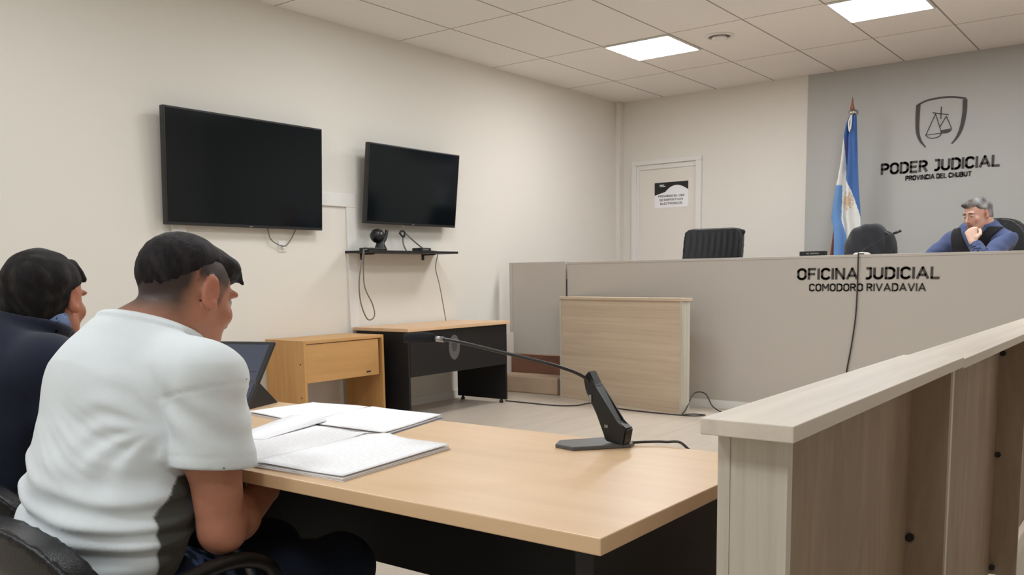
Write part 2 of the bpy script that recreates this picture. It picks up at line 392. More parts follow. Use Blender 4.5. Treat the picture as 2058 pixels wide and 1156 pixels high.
# notice on the back door
t = thing('door_notice', 'white paper notice with a black wave header taped on the back door', 'sign', (.65, -.0065, 1.92))
MB().box((-.2, -.002, -.135), (.2, 0, .135)).build('sheet', M['paper'], t)
wave = [(-.2, .135), (.2, .135), (.2, .045)]+[(.2-.4*k/16, .045+.055*math.sin(math.pi*min(1, k/11))*(1 if k < 11 else 1)-.045*max(0, (k-9)/7)) for k in range(1, 17)]
MB().plane_prism(wave, (0, -.0021, 0), (1, 0, 0), (0, 0, 1), (0, -1, 0), .001).build('header', M['black'], t)
MB().box((-.14, -.0042, .09), (-.07, -.0035, .096)).box((-.14, -.0042, .102), (-.085, -.0035, .112)).build('logo_mark', M['paper'], t)
for k, (s, hw) in enumerate((('PROHIBIDO EL USO', .155), ('DE DISPOSITIVOS', .14), ('ELECTRONICOS', .13))):
    lettering(s, -hw, hw, -.012-.04*k-.011, -.012-.04*k+.011, (0, -.003, 0), .0006, 'lettering', t)

# lettering and emblem on the gray wall
W0 = (0, -.0125, 0); U, Z_, Nn = (1, 0, 0), (0, 0, 1), (0, -1, 0)
o = lettering('PODER JUDICIAL', 2.812, 3.80, 1.955, 2.062, W0, .006, 'wall_lettering'); tag(o, 'dark PODER JUDICIAL letters on the gray wall', 'lettering')
o = lettering('PROVINCIA DEL CHUBUT', 3.03, 3.58, 1.888, 1.934, W0, .006, 'wall_lettering', None, .21, .28); tag(o, 'small PROVINCIA DEL CHUBUT letters below PODER JUDICIAL on the gray wall', 'lettering')
t = thing('shield_emblem', 'dark shield outline with scales of justice mounted on the gray wall', 'emblem', (3.31, -.0125, 2.39))
def stroke(mb, pts, wd):
    """flat ribbon on the wall plane; wd(t) is its width"""
    P = catmull([Vector((x, 0, z)) for x, z in pts], 6) if len(pts) > 2 else [Vector((x, 0, z)) for x, z in pts]
    n = len(P); L_, R_ = [], []
    for i, p in enumerate(P):
        tt = (P[min(i+1, n-1)]-P[max(i-1, 0)]).normalized(); nn = Vector((-tt.z, 0, tt.x)); w_ = (wd(i/(n-1)) if callable(wd) else wd)/2
        L_.append(((p+nn*w_).x, (p+nn*w_).z)); R_.append(((p-nn*w_).x, (p-nn*w_).z))
    for i in range(n-1):
        mb.plane_prism([L_[i], L_[i+1], R_[i+1], R_[i]], (0, 0, 0), U, Z_, Nn, .007)
s1 = MB(); stroke(s1, [(-.192, .165), (-.195, .05), (-.19, -.07), (-.165, -.15), (-.118, -.215)], lambda t_: .028*(1-t_**2)+.008)
stroke(s1, [(.19, .165), (.19, .05), (.172, -.07), (.14, -.15), (.098, -.205)], lambda t_: .028*(1-t_**2)+.008)
stroke(s1, [(-.197, .165), (-.12, .195), (0, .205), (.1, .197), (.197, .172)], .014); s1.build('shield_outline', M['letter'], t)
s2 = MB()
for a, b, wd in (((0, .125), (0, .02), .007), ((-.07, .082), (.062, .05), .007), ((-.045, .07), (-.12, -.11), .006), ((-.045, .07), (.01, -.10), .006), ((.045, .04), (-.005, -.05), .006), ((.045, .04), (.092, -.075), .006)):
    stroke(s2, [a, b], wd)
stroke(s2, [(-.122, -.11), (-.09, -.135), (-.05, -.142), (-.01, -.132), (.012, -.105)], .006); stroke(s2, [(-.122, -.108), (.012, -.104)], .005)
s2.plane_prism([(.005, -.08), (.095, -.072), (.085, -.095), (.06, -.108), (.025, -.108), (.005, -.1)], (0, 0, 0), U, Z_, Nn, .007)
s2.build('scales', M['letter'], t)

# ceiling light panels seen in the picture
LM = emis('light_diffuser', (.97, .985, 1), 30)
for k, (x0, lab) in enumerate(((1.165, 'square white ceiling light panel nearer the left wall, left of the round vent'), (2.995, 'square white ceiling light panel above the flag, right of the round vent'))):
    t = thing('ceiling_light', lab, 'light', (x0+.295, -1.952, CH), group='square light panels in the ceiling')
    f = MB()
    for a, b in (((-.3, -.3), (.3, -.285)), ((-.3, .285), (.3, .3)), ((-.3, -.285), (-.285, .285)), ((.285, -.285), (.3, .285))): f.box((a[0], a[1], -.012), (b[0], b[1], .0))
    f.build('frame', M['trim'], t); MB().box((-.285, -.285, -.008), (.285, .285, -.001)).build('diffuser', LM, t)
t = thing('ceiling_vent', 'round recessed vent in a ceiling tile between the light panels', 'vent', (2.05, -1.93, CH))
MB().lathe([(.115, 0), (.115, -.006), (.095, -.014), (.088, -.006), (.088, 0)], seg=40).build('ring', M['trim'], t)
MB().lathe([(.086, -.001), (.086, -.004)], seg=40).build('recess', mat('dark_recess', rgb(110, 100, 92), .7), t)
MB().lathe([(.055, -.006), (.062, -.02), (.05, -.026), (0, -.028)], seg=40).build('cone', M['trim'], t)

# ------------------------------------------------------------------ wall mounted screens
def tv(name, label, y0, y1, z0, z1, x, tilt=0):
    t = thing(name, label, 'television', (x, (y0+y1)/2, (z0+z1)/2)); t.rotation_euler = (0, tilt, 0)
    a, b = (y1-y0)/2, (z1-z0)/2
    MB().box((-.045, -a, -b), (0, a, b), .006).build('casing', M['bezel'], t)
    MB().box((-.001, -a+.012, -b+.02), (.0015, a-.012, b-.012)).build('screen', M['screen'], t)
    MB().box((.0, -.012, -b+.004), (.002, .012, -b+.012)).build('maker_badge', M['metal'], t)
    MB().box((-(x-.022 if tilt > .1 else x-.012), -.2, -.12), (-.046, .2, .12)).build('wall_bracket', M['black'], t)
    return t
tv('television', 'large black television on the left wall, above the white T-shirt man', -5.675, -4.42, 1.425, 2.147, .10, R(3))
tv('television', 'smaller black television on the left wall above the black shelf', -4.01, -2.96, 1.49, 2.098, .14, R(6.5))

t = thing('wall_shelf', 'thin black wall shelf under the smaller television', 'shelf', (0, -3.62, 1.278))
MB().box((0, -.52, -.012), (.27, .5, .006), .002).build('board', M['black_lam'], t)
for y in (-.35, .35): MB().box((0, y-.01, -.06), (.012, y+.01, -.012)).box((0, y-.01, -.022), (.14, y+.01, -.012)).build('bracket', M['black'], t)
t = thing('conference_camera', 'black rounded conference camera on a round foot on the wall shelf', 'camera', (.15, -3.905, 1.284))
MB().lathe([(.05, 0), (.052, .012), (.034, .05), (.03, .09)], seg=20).build('base', M['black'], t)
MB().lathe([(.01, -.05), (.045, -.035), (.055, 0), (.045, .035), (.01, .05)], c=(0, 0, 0), seg=20, mtx=Matrix.Translation((0, -.03, .115)) @ Matrix.Rotation(R(70), 4, 'Y')).build('head', M['black'], t)
MB().tube([(0, .03, .07), (0, .055, .10), (0, .075, .16)], .014).build('neck', M['black'], t)
o = MB().tube([(.16, -3.70, 1.42), (.16, -3.68, 1.44), (.17, -3.655, 1.435), (.17, -3.66, 1.40), (.16, -3.675, 1.405), (.15, -3.69, 1.43)], .008).build('cable_coil', M['black']); tag(o, 'small black cable coil hanging between the smaller television and its shelf', 'cable')
o = MB().tube([(.16, -3.665, 1.40), (.16, -3.66, 1.34), (.17, -3.64, 1.288)], .006).build('cable', M['cable_light']); tag(o, 'short gray cable dropping from the cable coil to the shelf', 'cable')
o = MB().tube([(.10, -3.60, 1.49), (.11, -3.59, 1.44), (.14, -3.52, 1.37), (.16, -3.44, 1.312)], .006).build('cable', M['cable_light']); tag(o, 'gray cable slanting from the smaller television to the black box on the shelf', 'cable')
t = thing('media_box', 'small flat black box at the right part of the wall shelf', 'device', (.16, -3.45, 1.284))
MB().box((-.05, -.06, 0), (.05, .06, .028), .004).build('case', M['black'], t); MB().box((.05, -.04, .008), (.052, .03, .02)).build('front_strip', M['metal'], t)
t = thing('power_strip', 'low black power strip at the left end of the wall shelf', 'power strip', (.17, -4.02, 1.284))
MB().box((-.03, -.1, 0), (.03, .12, .02), .003).build('body', M['black'], t)
for y in (-.06, 0, .06): MB().lathe([(.012, .02), (.012, .023)], c=(0, y, 0), seg=12).build('socket', M['bezel'], t)
o = MB().tube([(.2, -4.13, 1.29), (.225, -4.165, 1.25), (.22, -4.205, 1.06), (.21, -4.19, .90), (.2, -4.125, .775), (.2, -4.07, .762), (.2, -4.04, .80), (.2, -4.06, .88), (.2, -4.13, 1.0), (.21, -4.15, 1.12), (.215, -4.14, 1.27), (.2, -4.1, 1.29)], .005).build('cable', M['cable_light']); tag(o, 'long gray cable loop hanging from the left end of the wall shelf', 'cable')
o = MB().tube([(.22, -3.40, 1.29), (.235, -3.34, 1.27), (.2, -3.33, 1.15), (.16, -3.24, 1.0), (.14, -3.17, .80), (.14, -3.15, .705)], .004).build('cable', M['cable_light']); tag(o, 'gray cable hanging from the right part of the wall shelf to the black desk', 'cable')
t = thing('wall_outlet', 'small white wall outlet below the large television', 'outlet', (0, -4.735, 1.31))
MB().box((0, -.035, -.04), (.012, .035, .04), .003).build('plate', M['trim'], t); MB().box((.012, -.012, -.018), (.03, .012, .012), .003).build('plug', M['trim'], t)
o = MB().tube([(.04, -4.88, 1.43), (.035, -4.855, 1.36), (.03, -4.80, 1.325), (.03, -4.735, 1.31), (.03, -4.68, 1.35), (.04, -4.635, 1.43)], .004).build('cable', M['cable_light']); tag(o, 'thin cable looping under the large television to the white outlet', 'cable')
o = MB().box((0, -3.1, .44), (.06, -2.42, .54), .004).box((0, -2.42, .43), (.15, -2.28, .55), .004).build('cable_trunking', M['trim']); tag(o, 'white cable trunking low on the left wall between black desk and gray gate', 'trunking')

# ------------------------------------------------------------------ judges' bench
t = thing('judges_bench', 'long gray-brown laminate bench on the dais with OFICINA JUDICIAL lettering', 'bench', (.785, -2.25, 0))
MB().box((0, 0, .065), (6.4, .036, 1.17)).build('front_panel', M['laminate'], t)
MB().box((-.0, -.004, 1.17), (6.4, .2, 1.19), .002).build('top_ledge', M['laminate'], t)
MB().box((.02, -.004, 0), (6.4, .03, .065)).build('kick_board', M['trim'], t)
MB().box((0, .036, 1.02), (6.4, .62, 1.05), .002).build('worktop', M['beech'], t)
for x in (.0, 2.1, 4.2, 6.36): MB().box((x, .2, .33), (x+.03, .6, 1.02)).build('support_panel', M['laminate'], t)
lettering('OFICINA JUDICIAL', 2.837-.785, 3.816-.785, 1.012, 1.100, (0, -.0005, 0), .004, 'lettering', t)
lettering('COMODORO RIVADAVIA', 2.928-.785, 3.731-.785, .929, .986, (0, -.0005, 0), .004, 'lettering', t, .17)
t = thing('dais_gate', 'gray-brown laminate gate panel above the steps at the left of the bench', 'gate', (.14, -2.25, 0))
MB().box((.04, 0, .36), (.625, .036, 1.195), .002).build('panel', M['laminate'], t)
MB().box((0, .0, .555), (.038, .04, 1.195), .002).build('side_post', M['laminate'], t)
MB().box((.628, .01, .36), (.642, .03, 1.04)).build('hinge_strip', M['bezel'], t)
o = MB().box((0.005, -2.30, 0), (.70, -2.051, .155), .012).build('step', M['step']); tag(o, 'low tan tiled step below the gray gate panel', 'step')
o = MB().tube([(3.30, -2.10, 1.195), (3.275, -2.23, 1.195), (3.277, -2.262, 1.185), (3.277, -2.262, 1.0), (3.272, -2.262, .765), (3.25, -2.262, .55), (3.222, -2.262, .36), (3.20, -2.262, .15), (3.19, -2.27, .01)], .005).build('cable', M['cable']); tag(o, 'dark cable running down the front of the bench across the lettering', 'cable')
t = thing('name_plate', 'black name plate block standing on the bench ledge', 'name plate', (2.923, -2.16, 1.19))
MB().box((-.094, -.035, 0), (.094, .03, .034), .004).build('block', M['black'], t)
MB().box((-.04, -.0365, .014), (-.022, -.035, .022)).box((-.012, -.0365, .014), (.05, -.035, .022)).build('light_marks', M['metal'], t)
t = thing('desk_microphone', 'small gooseneck microphone on a pale round foot on the bench ledge', 'microphone', (3.26, -2.12, 1.19))
MB().lathe([(.06, 0), (.06, .006), (.045, .016), (0, .02)], seg=28).build('foot', M['laminate'], t)
MB().tube([(0, 0, .02), (.02, .01, .045), (.10, .03, .09), (.2, .05, .145)], .004).build('gooseneck', M['black'], t)
MB().tube([(.2, .05, .145), (.25, .06, .165)], .010, smooth=False).build('capsule', M['black'], t)

# ------------------------------------------------------------------ wooden rail section leaning by the bench
a = math.atan2(-2.668+2.36, 2.109-.78)
t = thing('rail_section', 'wooden panel rail with cap standing askew in front of the bench', 'railing', (.78, -2.375, 0), a)
L0 = 1.364
MB().box((.0, .012, .0), (L0-.02, .03, .865)).build('panel', M['rail_x'], t)
MB().box((-.0, .0, .865), (L0+.012, .115, .888), .002).build('top_cap', M['rail_x'], t)
MB().box((L0-.018, .004, 0), (L0, .10, .865), .001).build('end_panel', M['rail'], t)
MB().box((0, .004, 0), (.018, .10, .865), .001).build('end_panel', M['rail'], t)
MB().box((.018, .003, 0), (L0-.018, .012, .03)).build('bottom_batten', M['rail_x'], t)
o = MB().tube([(.52, -2.83, .006), (.80, -2.84, .006), (1.05, -2.84, .006), (1.2, -2.75, .006), (1.22, -2.58, .006), (1.40, -2.60, .006), (1.6, -2.72, .006), (1.9, -2.76, .006), (2.12, -2.76, .006), (2.25, -2.74, .006), (2.3, -2.66, .006), (2.2, -2.66, .006), (2.14, -2.72, .006), (2.13, -2.64, .03), (2.13, -2.50, .14), (2.18, -2.4, .13), (2.27, -2.45, .04), (2.42, -2.52, .006), (2.6, -2.5, .006)], .005).build('cable', M['cable']); tag(o, 'dark cable lying on the floor in front of the leaning wooden rail', 'cable')

# ------------------------------------------------------------------ black desk and honey desk by the left wall
t = thing('desk', 'black desk with pale wood top and round seal, under the wall shelf', 'desk', (.03, -3.49, 0))
MB().box((0, -.62, .675), (.585, .62, .70), .002).build('top', M['desk_top'], t)
MB().box((.02, -.60, .03), (.56, -.58, .675)).build('side_panel', M['black_lam'], t)
MB().box((.02, .58, .03), (.56, .60, .675)).build('side_panel', M['black_lam'], t)
MB().box((.545, -.58, .335), (.562, .58, .675)).build('front_panel', M['black_lam'], t)
for y in (-.59, .59):
    for x in (.07, .5): MB().lathe([(.018, 0), (.018, .012), (.008, .03)], c=(x, y, 0), seg=12).build('foot', M['black'], t)
seal = MB(); pts = []
for k in range(48):
    a_ = 2*math.pi*k/48; r_ = 1+(.12 if k % 2 else 0)*(1 if math.sin(a_) < .5 else 0)
    pts.append((.062*r_*math.cos(a_), -.015+.095*r_*math.sin(a_)))
seal.plane_prism(pts, (.5622, -.08, .545), (0, 1, 0), (0, 0, 1), (1, 0, 0), .0015); seal.build('seal', mat('gray_print', rgb(92, 88, 86), .6), t)
s3 = MB().plane_prism([(.032*math.cos(2*math.pi*k/20), .012+.05*math.sin(2*math.pi*k/20)) for k in range(20)], (.5638, -.08, .53), (0, 1, 0), (0, 0, 1), (1, 0, 0), .0006)
s3.build('seal_center', mat('gray_print_dark', rgb(66, 63, 62), .6), t)
t = thing('desk', 'honey coloured wooden side desk with a deep apron, left of the black desk', 'desk', (.03, -4.565, 0))
MB().box((0, -.36, .638), (.41, .36, .66), .002).build('top', M['honey_x'], t)
MB().box((.0, -.375, 0), (.41, -.355, .66), .001).build('side_panel', M['honey'], t)
MB().box((.0, .355, 0), (.41, .375, .66), .001).build('side_panel', M['honey'], t)
MB().box((.385, -.355, .37), (.403, .325, .632), .001).build('apron', M['honey_x'], t)
MB().box((.403, .20, .395), (.407, .24, .405)).build('maker_plate', M['cable'], t)
for z in (.27, .5): MB().lathe([(.006, 0), (.006, .001)], seg=10, mtx=Matrix.Translation((.37, -.3752, z)) @ Matrix.Rotation(R(90), 4, 'X')).build('screw_cap', M['cable'], t)

# ------------------------------------------------------------------ foreground rail sections
def rail_section(label, y0, y1, ribs, zoff=0, grp='foreground wooden rail sections'):
    t = thing('rail_section', label, 'railing', (4.66, y0, 0), group=None); Ln = y1-y0
    MB().box((.003, 0, .045), (.021, Ln, .865+zoff)).build('outer_panel', M['rail_shaded'], t)
    MB().box((.021, 0, .045), (.100, .018, .865+zoff)).build('end_panel', M['rail'], t)
    MB().box((.003, -.0012, .045), (.0205, 0, .865+zoff)).build('edge_strip', M['rail'], t)
    MB().box((-.006, -.04 if ribs[0] else 0, .865+zoff), (.121, Ln, .887+zoff), .0015).build('top_cap', M['rail_y'], t)
    for yr in ribs[1]:
        MB().box((.021, yr-.018, .045), (.100, yr, .865+zoff)).build('rib', M['rail_shaded'], t)
        for z in ribs[2]: MB().lathe([(.009, 0), (.009, .012)], seg=12, mtx=Matrix.Translation((.030, yr-.018, z)) @ Matrix.Rotation(R(90), 4, 'X')).build('connector', M['black'], t)
    for yy in (.05, Ln-.05): MB().lathe([(.012, 0), (.012, .045)], c=(.04, yy, 0), seg=12).build('foot', M['black'], t)
    return t
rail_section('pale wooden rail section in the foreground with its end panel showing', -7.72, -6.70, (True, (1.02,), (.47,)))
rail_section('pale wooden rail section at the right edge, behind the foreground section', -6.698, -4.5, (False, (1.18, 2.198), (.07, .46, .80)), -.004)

# ------------------------------------------------------------------ lawyers' table in the foreground
TZ = .73
t = thing('table', 'large foreground table with beech top and black modesty panel', 'table', (3.48, -7.55, 0))
MB().box((-1.08, -.31, TZ-.025), (1.08, .31, TZ), .002).build('top', M['beech'], t)
for x in (-1.05, 1.02): MB().box((x, -.28, .03), (x+.03, .27, TZ-.025)).build('side_panel', M['black_lam'], t)
MB().box((-1.02, .22, .37), (1.02, .24, TZ-.025)).build('modesty_panel', M['black_lam'], t)
for x in (-1.035, 1.035):
    for y in (-.24, .23): MB().lathe([(.018, 0), (.018, .012), (.008, .03)], c=(x, y, 0), seg=12).build('foot', M['black'], t)

# papers
def page_mat():
    m, nt, b = nmat('printed_page')
    tc = N(nt, 'ShaderNodeTexCoord'); sp = N(nt, 'ShaderNodeSeparateXYZ'); nt.links.new(tc.outputs['Object'], sp.inputs[0])
    p = N(nt, 'ShaderNodeMath', operation='PINGPONG'); p.inputs[1].default_value = .0045; nt.links.new(sp.outputs['Y'], p.inputs[0])
    l = N(nt, 'ShaderNodeMath', operation='LESS_THAN'); l.inputs[1].default_value = .0016; nt.links.new(p.outputs[0], l.inputs[0])
    v = coords(nt, (90, 112, 1)); nz = N(nt, 'ShaderNodeTexNoise'); nz.inputs['Scale'].default_value = 1.0; nt.links.new(v, nz.inputs['Vector'])
    g = N(nt, 'ShaderNodeMath', operation='GREATER_THAN'); g.inputs[1].default_value = .47; nt.links.new(nz.outputs['Fac'], g.inputs[0])
    mm = N(nt, 'ShaderNodeMath', operation='MULTIPLY'); nt.links.new(l.outputs[0], mm.inputs[0]); nt.links.new(g.outputs[0], mm.inputs[1])
    m2 = N(nt, 'ShaderNodeMath', operation='MULTIPLY'); m2.inputs[1].default_value = .13; nt.links.new(mm.outputs[0], m2.inputs[0])
    c = N(nt, 'ShaderNodeMix', data_type='RGBA'); c.inputs[6].default_value = rgb(250, 250, 253)+(1,); c.inputs[7].default_value = rgb(120, 120, 135)+(1,)
    nt.links.new(m2.outputs[0], c.inputs[0]); nt.links.new(c.outputs[2], b.inputs['Base Color']); b.inputs['Roughness'].default_value = .8; b.inputs['Specular IOR Level'].default_value = .2
    return m
PAGE = page_mat()
def sheaf(name, label, c4, z0, th, seed, cover=None, lift=()):
    """stack of pages; c4 = near-left, near-right, far-right, far-left corners on the table"""
    rnd = random.Random(seed); c4 = [Vector((x, y, 0)) for x, y in c4]; cen = sum(c4, Vector())/4
    ang = math.atan2((c4[1]-c4[0]).y, (c4[1]-c4[0]).x)
    t = thing(name, label, 'papers', (cen.x, cen.y, z0), ang)
    inv = Matrix.Rotation(-ang, 3, 'Z'); q = [inv @ (c-cen) for c in c4]
    nl = max(3, int(th/.0022)); mb = MB()
    for k in range(nl-1):
        j = [(p.x+rnd.uniform(-.002, .002), p.y+rnd.uniform(-.002, .002)) for p in q]
        mb.prism(j, th*k/nl, th*(k+.7)/nl)
    mb.build('lower_sheets', M['paper'], t)
    bm = bmesh.new(); n = 14; g = []
    for i in range(n+1):
        row = []
        for j in range(n+1):
            u, v = i/n, j/n
            p = q[0]*(1-u)*(1-v)+q[1]*u*(1-v)+q[2]*u*v+q[3]*(1-u)*v
            z = th+.0012*math.sin(5*u+seed)*math.sin(4*v+seed)+.0016
            for (cu, cv, h, r_) in lift:
                dd = math.hypot(u-cu, v-cv); z += h*max(0, 1-dd/r_)**2
            row.append(bm.verts.new((p.x, p.y, z)))
        g.append(row)
    for i in range(n):
        for j in range(n): bm.faces.new((g[i][j], g[i+1][j], g[i+1][j+1], g[i][j+1])).smooth = True
    me = bpy.data.meshes.new('top_page'); bm.to_mesh(me); bm.free(); o = link('top_page', me, PAGE, t)
    sd = o.modifiers.new('s', 'SOLIDIFY'); sd.thickness = .0004
    if cover:
        j = [(p.x*1.02, p.y*1.02) for p in q]; MB().prism(j, -.0012, 0).build('cover', cover, t)
    return t
BLUE = mat('blue_card', rgb(120, 150, 190), .6)
LBLUE = mat('light_blue_card', rgb(150, 205, 235), .6)
sheaf('document', 'thick open document nearest the table edge, beside the T-shirt man', [(3.785, -7.838), (4.02, -7.826), (3.985, -7.505), (3.752, -7.512)], TZ+.0002, .009, 1, lift=((.25, 1, .010, .35),))
sheaf('document', 'flat printed sheets partly under the sleeve of the T-shirt man', [(3.52, -7.80), (3.775, -7.83), (3.748, -7.50), (3.53, -7.485)], TZ+.0002, .006, 2, lift=((1.0, .95, .006, .3), (.55, .06, .008, .2)))
sheaf('document', 'open document with blue cover at the far table edge', [(3.50, -7.475), (3.765, -7.475), (3.705, -7.215), (3.45, -7.205)], TZ+.0014, .006, 3, cover=BLUE, lift=((0, .6, .004, .5),))
sheaf('document', 'sheaf of pages left of the blue covered document, under the curled pages', [(3.23, -7.44), (3.488, -7.468), (3.442, -7.21), (3.235, -7.225)], TZ+.0002, .006, 4)
# curled pages: leaves folded over into a long loop
def curl():
    bm = bmesh.new(); prof = []
    for k in range(25):
        a = k/24; ang = -math.pi*.5+a*math.pi*1.0
        prof.append(a)
    t = thing('curled_pages', 'bundle of pages curled over into a loop on the sheaf of pages', 'papers', (3.515, -7.455, TZ+.005), R(107))
    for s, (L_, hgt) in enumerate(((.0, .021), (.004, .018), (.008, .014), (.012, .010))):
        b = MB(); P = []
        for k in range(17):
            u = k/16; P.append((.0+s*.003-.24*(1-u)*.999, .0, 0, hgt, u))
        rows = []
        for k in range(17):           # along the loop axis (to the left) it flattens out
            u = k/16; x = -.24*u; hh = hgt*(1-u)**.8+.001; wd = .05*(1-.4*u)
            ring = []
            for j in range(13):
                a_ = -math.pi/2+math.pi*j/12
                ring.append(b.bm.verts.new((x, -.0-wd*.5*math.cos(a_)-.002*s, hh*.5*(1+math.sin(a_))+.0008*s)))
            ring += [b.bm.verts.new((x, .07, hh*.75+.0008*s))]
            rows.append(ring)
        for r0, r1 in zip(rows, rows[1:]):
            for j in range(13): b.bm.faces.new((r0[j], r0[j+1], r1[j+1], r1[j])).smooth = True
        o = b.build('page', M['paper'], t); sd = o.modifiers.new('s', 'SOLIDIFY'); sd.thickness = .0004
curl()
o = MB().box((3.60, -7.235, TZ), (3.66, -7.195, TZ+.003)).build('card', LBLUE); tag(o, 'light blue card peeking out at the far edge of the papers', 'card')

# tablet with kickstand
t = thing('tablet_computer', 'dark tablet computer standing open on its kickstand on the table', 'tablet computer', (3.165, -7.39, TZ), math.atan2(.326, .945))
mt = Matrix.Rotation(R(-40), 4, 'X')
MB().box((-.30, -.004, .0), (0, .006, .225), .002, mtx=mt).build('body', M['bezel'], t)
scr = emis('tablet_screen', rgb(92, 103, 125), .35); scr.node_tree.nodes['Principled BSDF'].inputs['Base Color'].default_value = (.02, .02, .025, 1); scr.node_tree.nodes['Principled BSDF'].inputs['Roughness'].default_value = .25
MB().box((-.288, -.0048, .03), (-.012, -.004, .213), mtx=mt).build('screen', scr, t)
MB().box((-.24, -.0052, .168), (-.14, -.0047, .171), mtx=mt).box((-.19, -.0052, .12), (-.02, -.0047, .122), mtx=mt).build('screen_text', M['bezel'], t)
st = MB(); st.plane_prism([(.055, .075), (.15, 0), (.01, 0)], (-.29, 0, 0), (0, 1, 0), (0, 0, 1), (1, 0, 0), .285); st.build('kickstand', M['black'], t)

# conference microphone
t = thing('gooseneck_microphone', 'black gooseneck table microphone with flat base on the beech table', 'microphone', (4.20, -7.30, TZ))
b = MB().prism([(-.062, -.035), (-.045, -.075), (.005, -.085), (.085, .005), (.075, .04), (.012, .062)], 0, .008, .002); b.build('base', mat('gray_satin_plastic', rgb(86, 88, 90), .3), t)
st = MB(); st.plane_prism([(.078, .0), (.085, .035), (.062, .045), (.012, .118), (-.004, .148), (-.018, .132), (-.012, .104), (.018, .06), (.034, .006)], (0, -.012, .006), (1, 0, 0), (0, 0, 1), (0, 1, 0), .03)
bmesh.ops.bevel(st.bm, geom=st.bm.edges[:], offset=.003, segments=2, affect='EDGES'); st.build('stand', M['black'], t)
MB().box((-.002, -.0145, .09), (.004, -.012, .105)).build('status_light', M['metal'], t)
MB().box((.035, -.0145, .04), (.043, -.012, .046)).build('button', M['metal'], t)
gn = [(4.20, -7.305, .855), (4.193, -7.315, .868), (4.165, -7.33, .884), (4.115, -7.36, .902), (4.03, -7.395, .923), (3.95, -7.43, .943), (3.91, -7.445, .949), (3.875, -7.455, .951)]
MB().tube([(x-4.20, y+7.30, z-TZ) for x, y, z in gn], .0035).build('gooseneck', M['black'], t)
MB().tube([(3.92-4.2, -7.442+7.30, .9475-TZ), (3.895-4.2, -7.45+7.30, .950-TZ)], .006, smooth=False).build('collar', M['metal'], t)
MB().tube([(3.90-4.2, -7.448+7.3, .950-TZ), (3.88-4.2, -7.455+7.3, .951-TZ), (3.86-4.2, -7.462+7.3, .951-TZ), (3.835-4.2, -7.472+7.3, .950-TZ)], lambda u: .0125*(1-.25*abs(2*u-1)**3), seg=14).build('foam_head', mat('foam_black', rgb(24, 24, 28), .95, bump=.6, bscale=400), t)
o = MB().tube([(4.275, -7.27, TZ+.006), (4.30, -7.25, TZ+.007), (4.33, -7.232, TZ+.007), (4.37, -7.228, TZ+.004), (4.40, -7.222, TZ-.06), (4.40, -7.22, TZ-.3), (4.38, -7.2, .2), (4.38, -7.15, .01)], .0028).build('cable', M['cable']); tag(o, 'thin cable leaving the base of the gooseneck microphone', 'cable')

# ------------------------------------------------------------------ chairs
def d_back(p, w_, h_, th, bend, ex=3.2):
    x, y, z = p[:, 0], p[:, 1]-bend*p[:, 0]**2, p[:, 2]
    q = (np.abs(x/w_)**ex+np.abs(z/h_)**ex)**(1/ex)
    return np.maximum((q-1)*min(w_, h_)*.9, np.abs(y)-th)
def office_chair(label, loc, rz, group=None, seat_z=.43, arms=True):
    t = thing('office_chair', label, 'chair', loc, rz, group)
    def shell(p):
        q = p-V(0, -.255, seat_z+.065); q = q.copy(); q[:, 1] += q[:, 2]*.12
        d = d_back(q, .262, .185, .016, .45, 2.6); return smax(d, -d_back(q, .185, .115, .2, .45, 2.6), .02)-.010
    sdf_mesh('backrest_frame', shell, (-.32, -.36, seat_z-.12), (.32, -.12, seat_z+.34), .009, M['leather'], t)
    def panel(p):
        q = p-V(0, -.248, seat_z+.065); q = q.copy(); q[:, 1] += q[:, 2]*.12
        return smax(d_back(q, .20, .13, .014, .45, 2.6), -1e3*np.ones(len(p)), .01)-.004
    sdf_mesh('backrest_pad', panel, (-.30, -.36, seat_z-.08), (.30, -.12, seat_z+.32), .009, M['chair_pad'], t)
    sdf_mesh('seat', lambda p: rbox(p, (0, .02, seat_z-.045), (.25, .25, .045), .04), (-.3, -.28, seat_z-.13), (.3, .32, seat_z+.03), .012, M['leather'], t)
    if arms:
        for s in (-1, 1):
            pts = [(.23*s, -.16, seat_z-.03), (.255*s, -.20, seat_z+.06), (.262*s, -.16, seat_z+.13), (.262*s, -.05, seat_z+.155), (.262*s, .035, seat_z+.152), (.262*s, .09, seat_z+.115), (.26*s, .09, seat_z+.03), (.25*s, .05, seat_z-.04)]
            MB().tube(pts, .0145, seg=10).build('armrest', M['black'], t)
    MB().tube([(0, 0, .10), (0, 0, seat_z-.08)], .022, seg=12).build('gas_lift', M['metal'], t)
    MB().box((-.1, -.1, seat_z-.1), (.1, .1, seat_z-.085)).tube([(0, -.1, seat_z-.09), (0, -.25, seat_z-.07), (0, -.27, seat_z+.02)], .018).build('bracket', M['black'], t)
    for k in range(5):
        a = 2*math.pi*k/5+.3; c, s_ = math.cos(a), math.sin(a)
        lg = MB().tube([(0, 0, .10), (.16*c, .16*s_, .09), (.28*c, .28*s_, .065)], lambda u: .022-.007*u).build('leg', M['black'], t)
        MB().lathe([(.02, -.011), (.026, -.006), (.026, .006), (.02, .011)], seg=14, mtx=Matrix.Translation((.28*c, .28*s_, .026)) @ Matrix.Rotation(a+1, 4, 'Z') @ Matrix.Rotation(R(90), 4, 'X')).tube([(.28*c, .28*s_, .03), (.28*c, .28*s_, .07)], .007).build('caster', M['black'], lg)
    return t
M['chair_pad'] = mat('dark_olive_mesh', rgb(58, 54, 48), .6, bump=.3, bscale=300)
def copy_tree(o, parent=None):
    c = o.copy(); COL.objects.link(c); c.parent = parent
    for ch in [x for x in bpy.data.objects if x.parent == o]: copy_tree(ch, c)
    return c
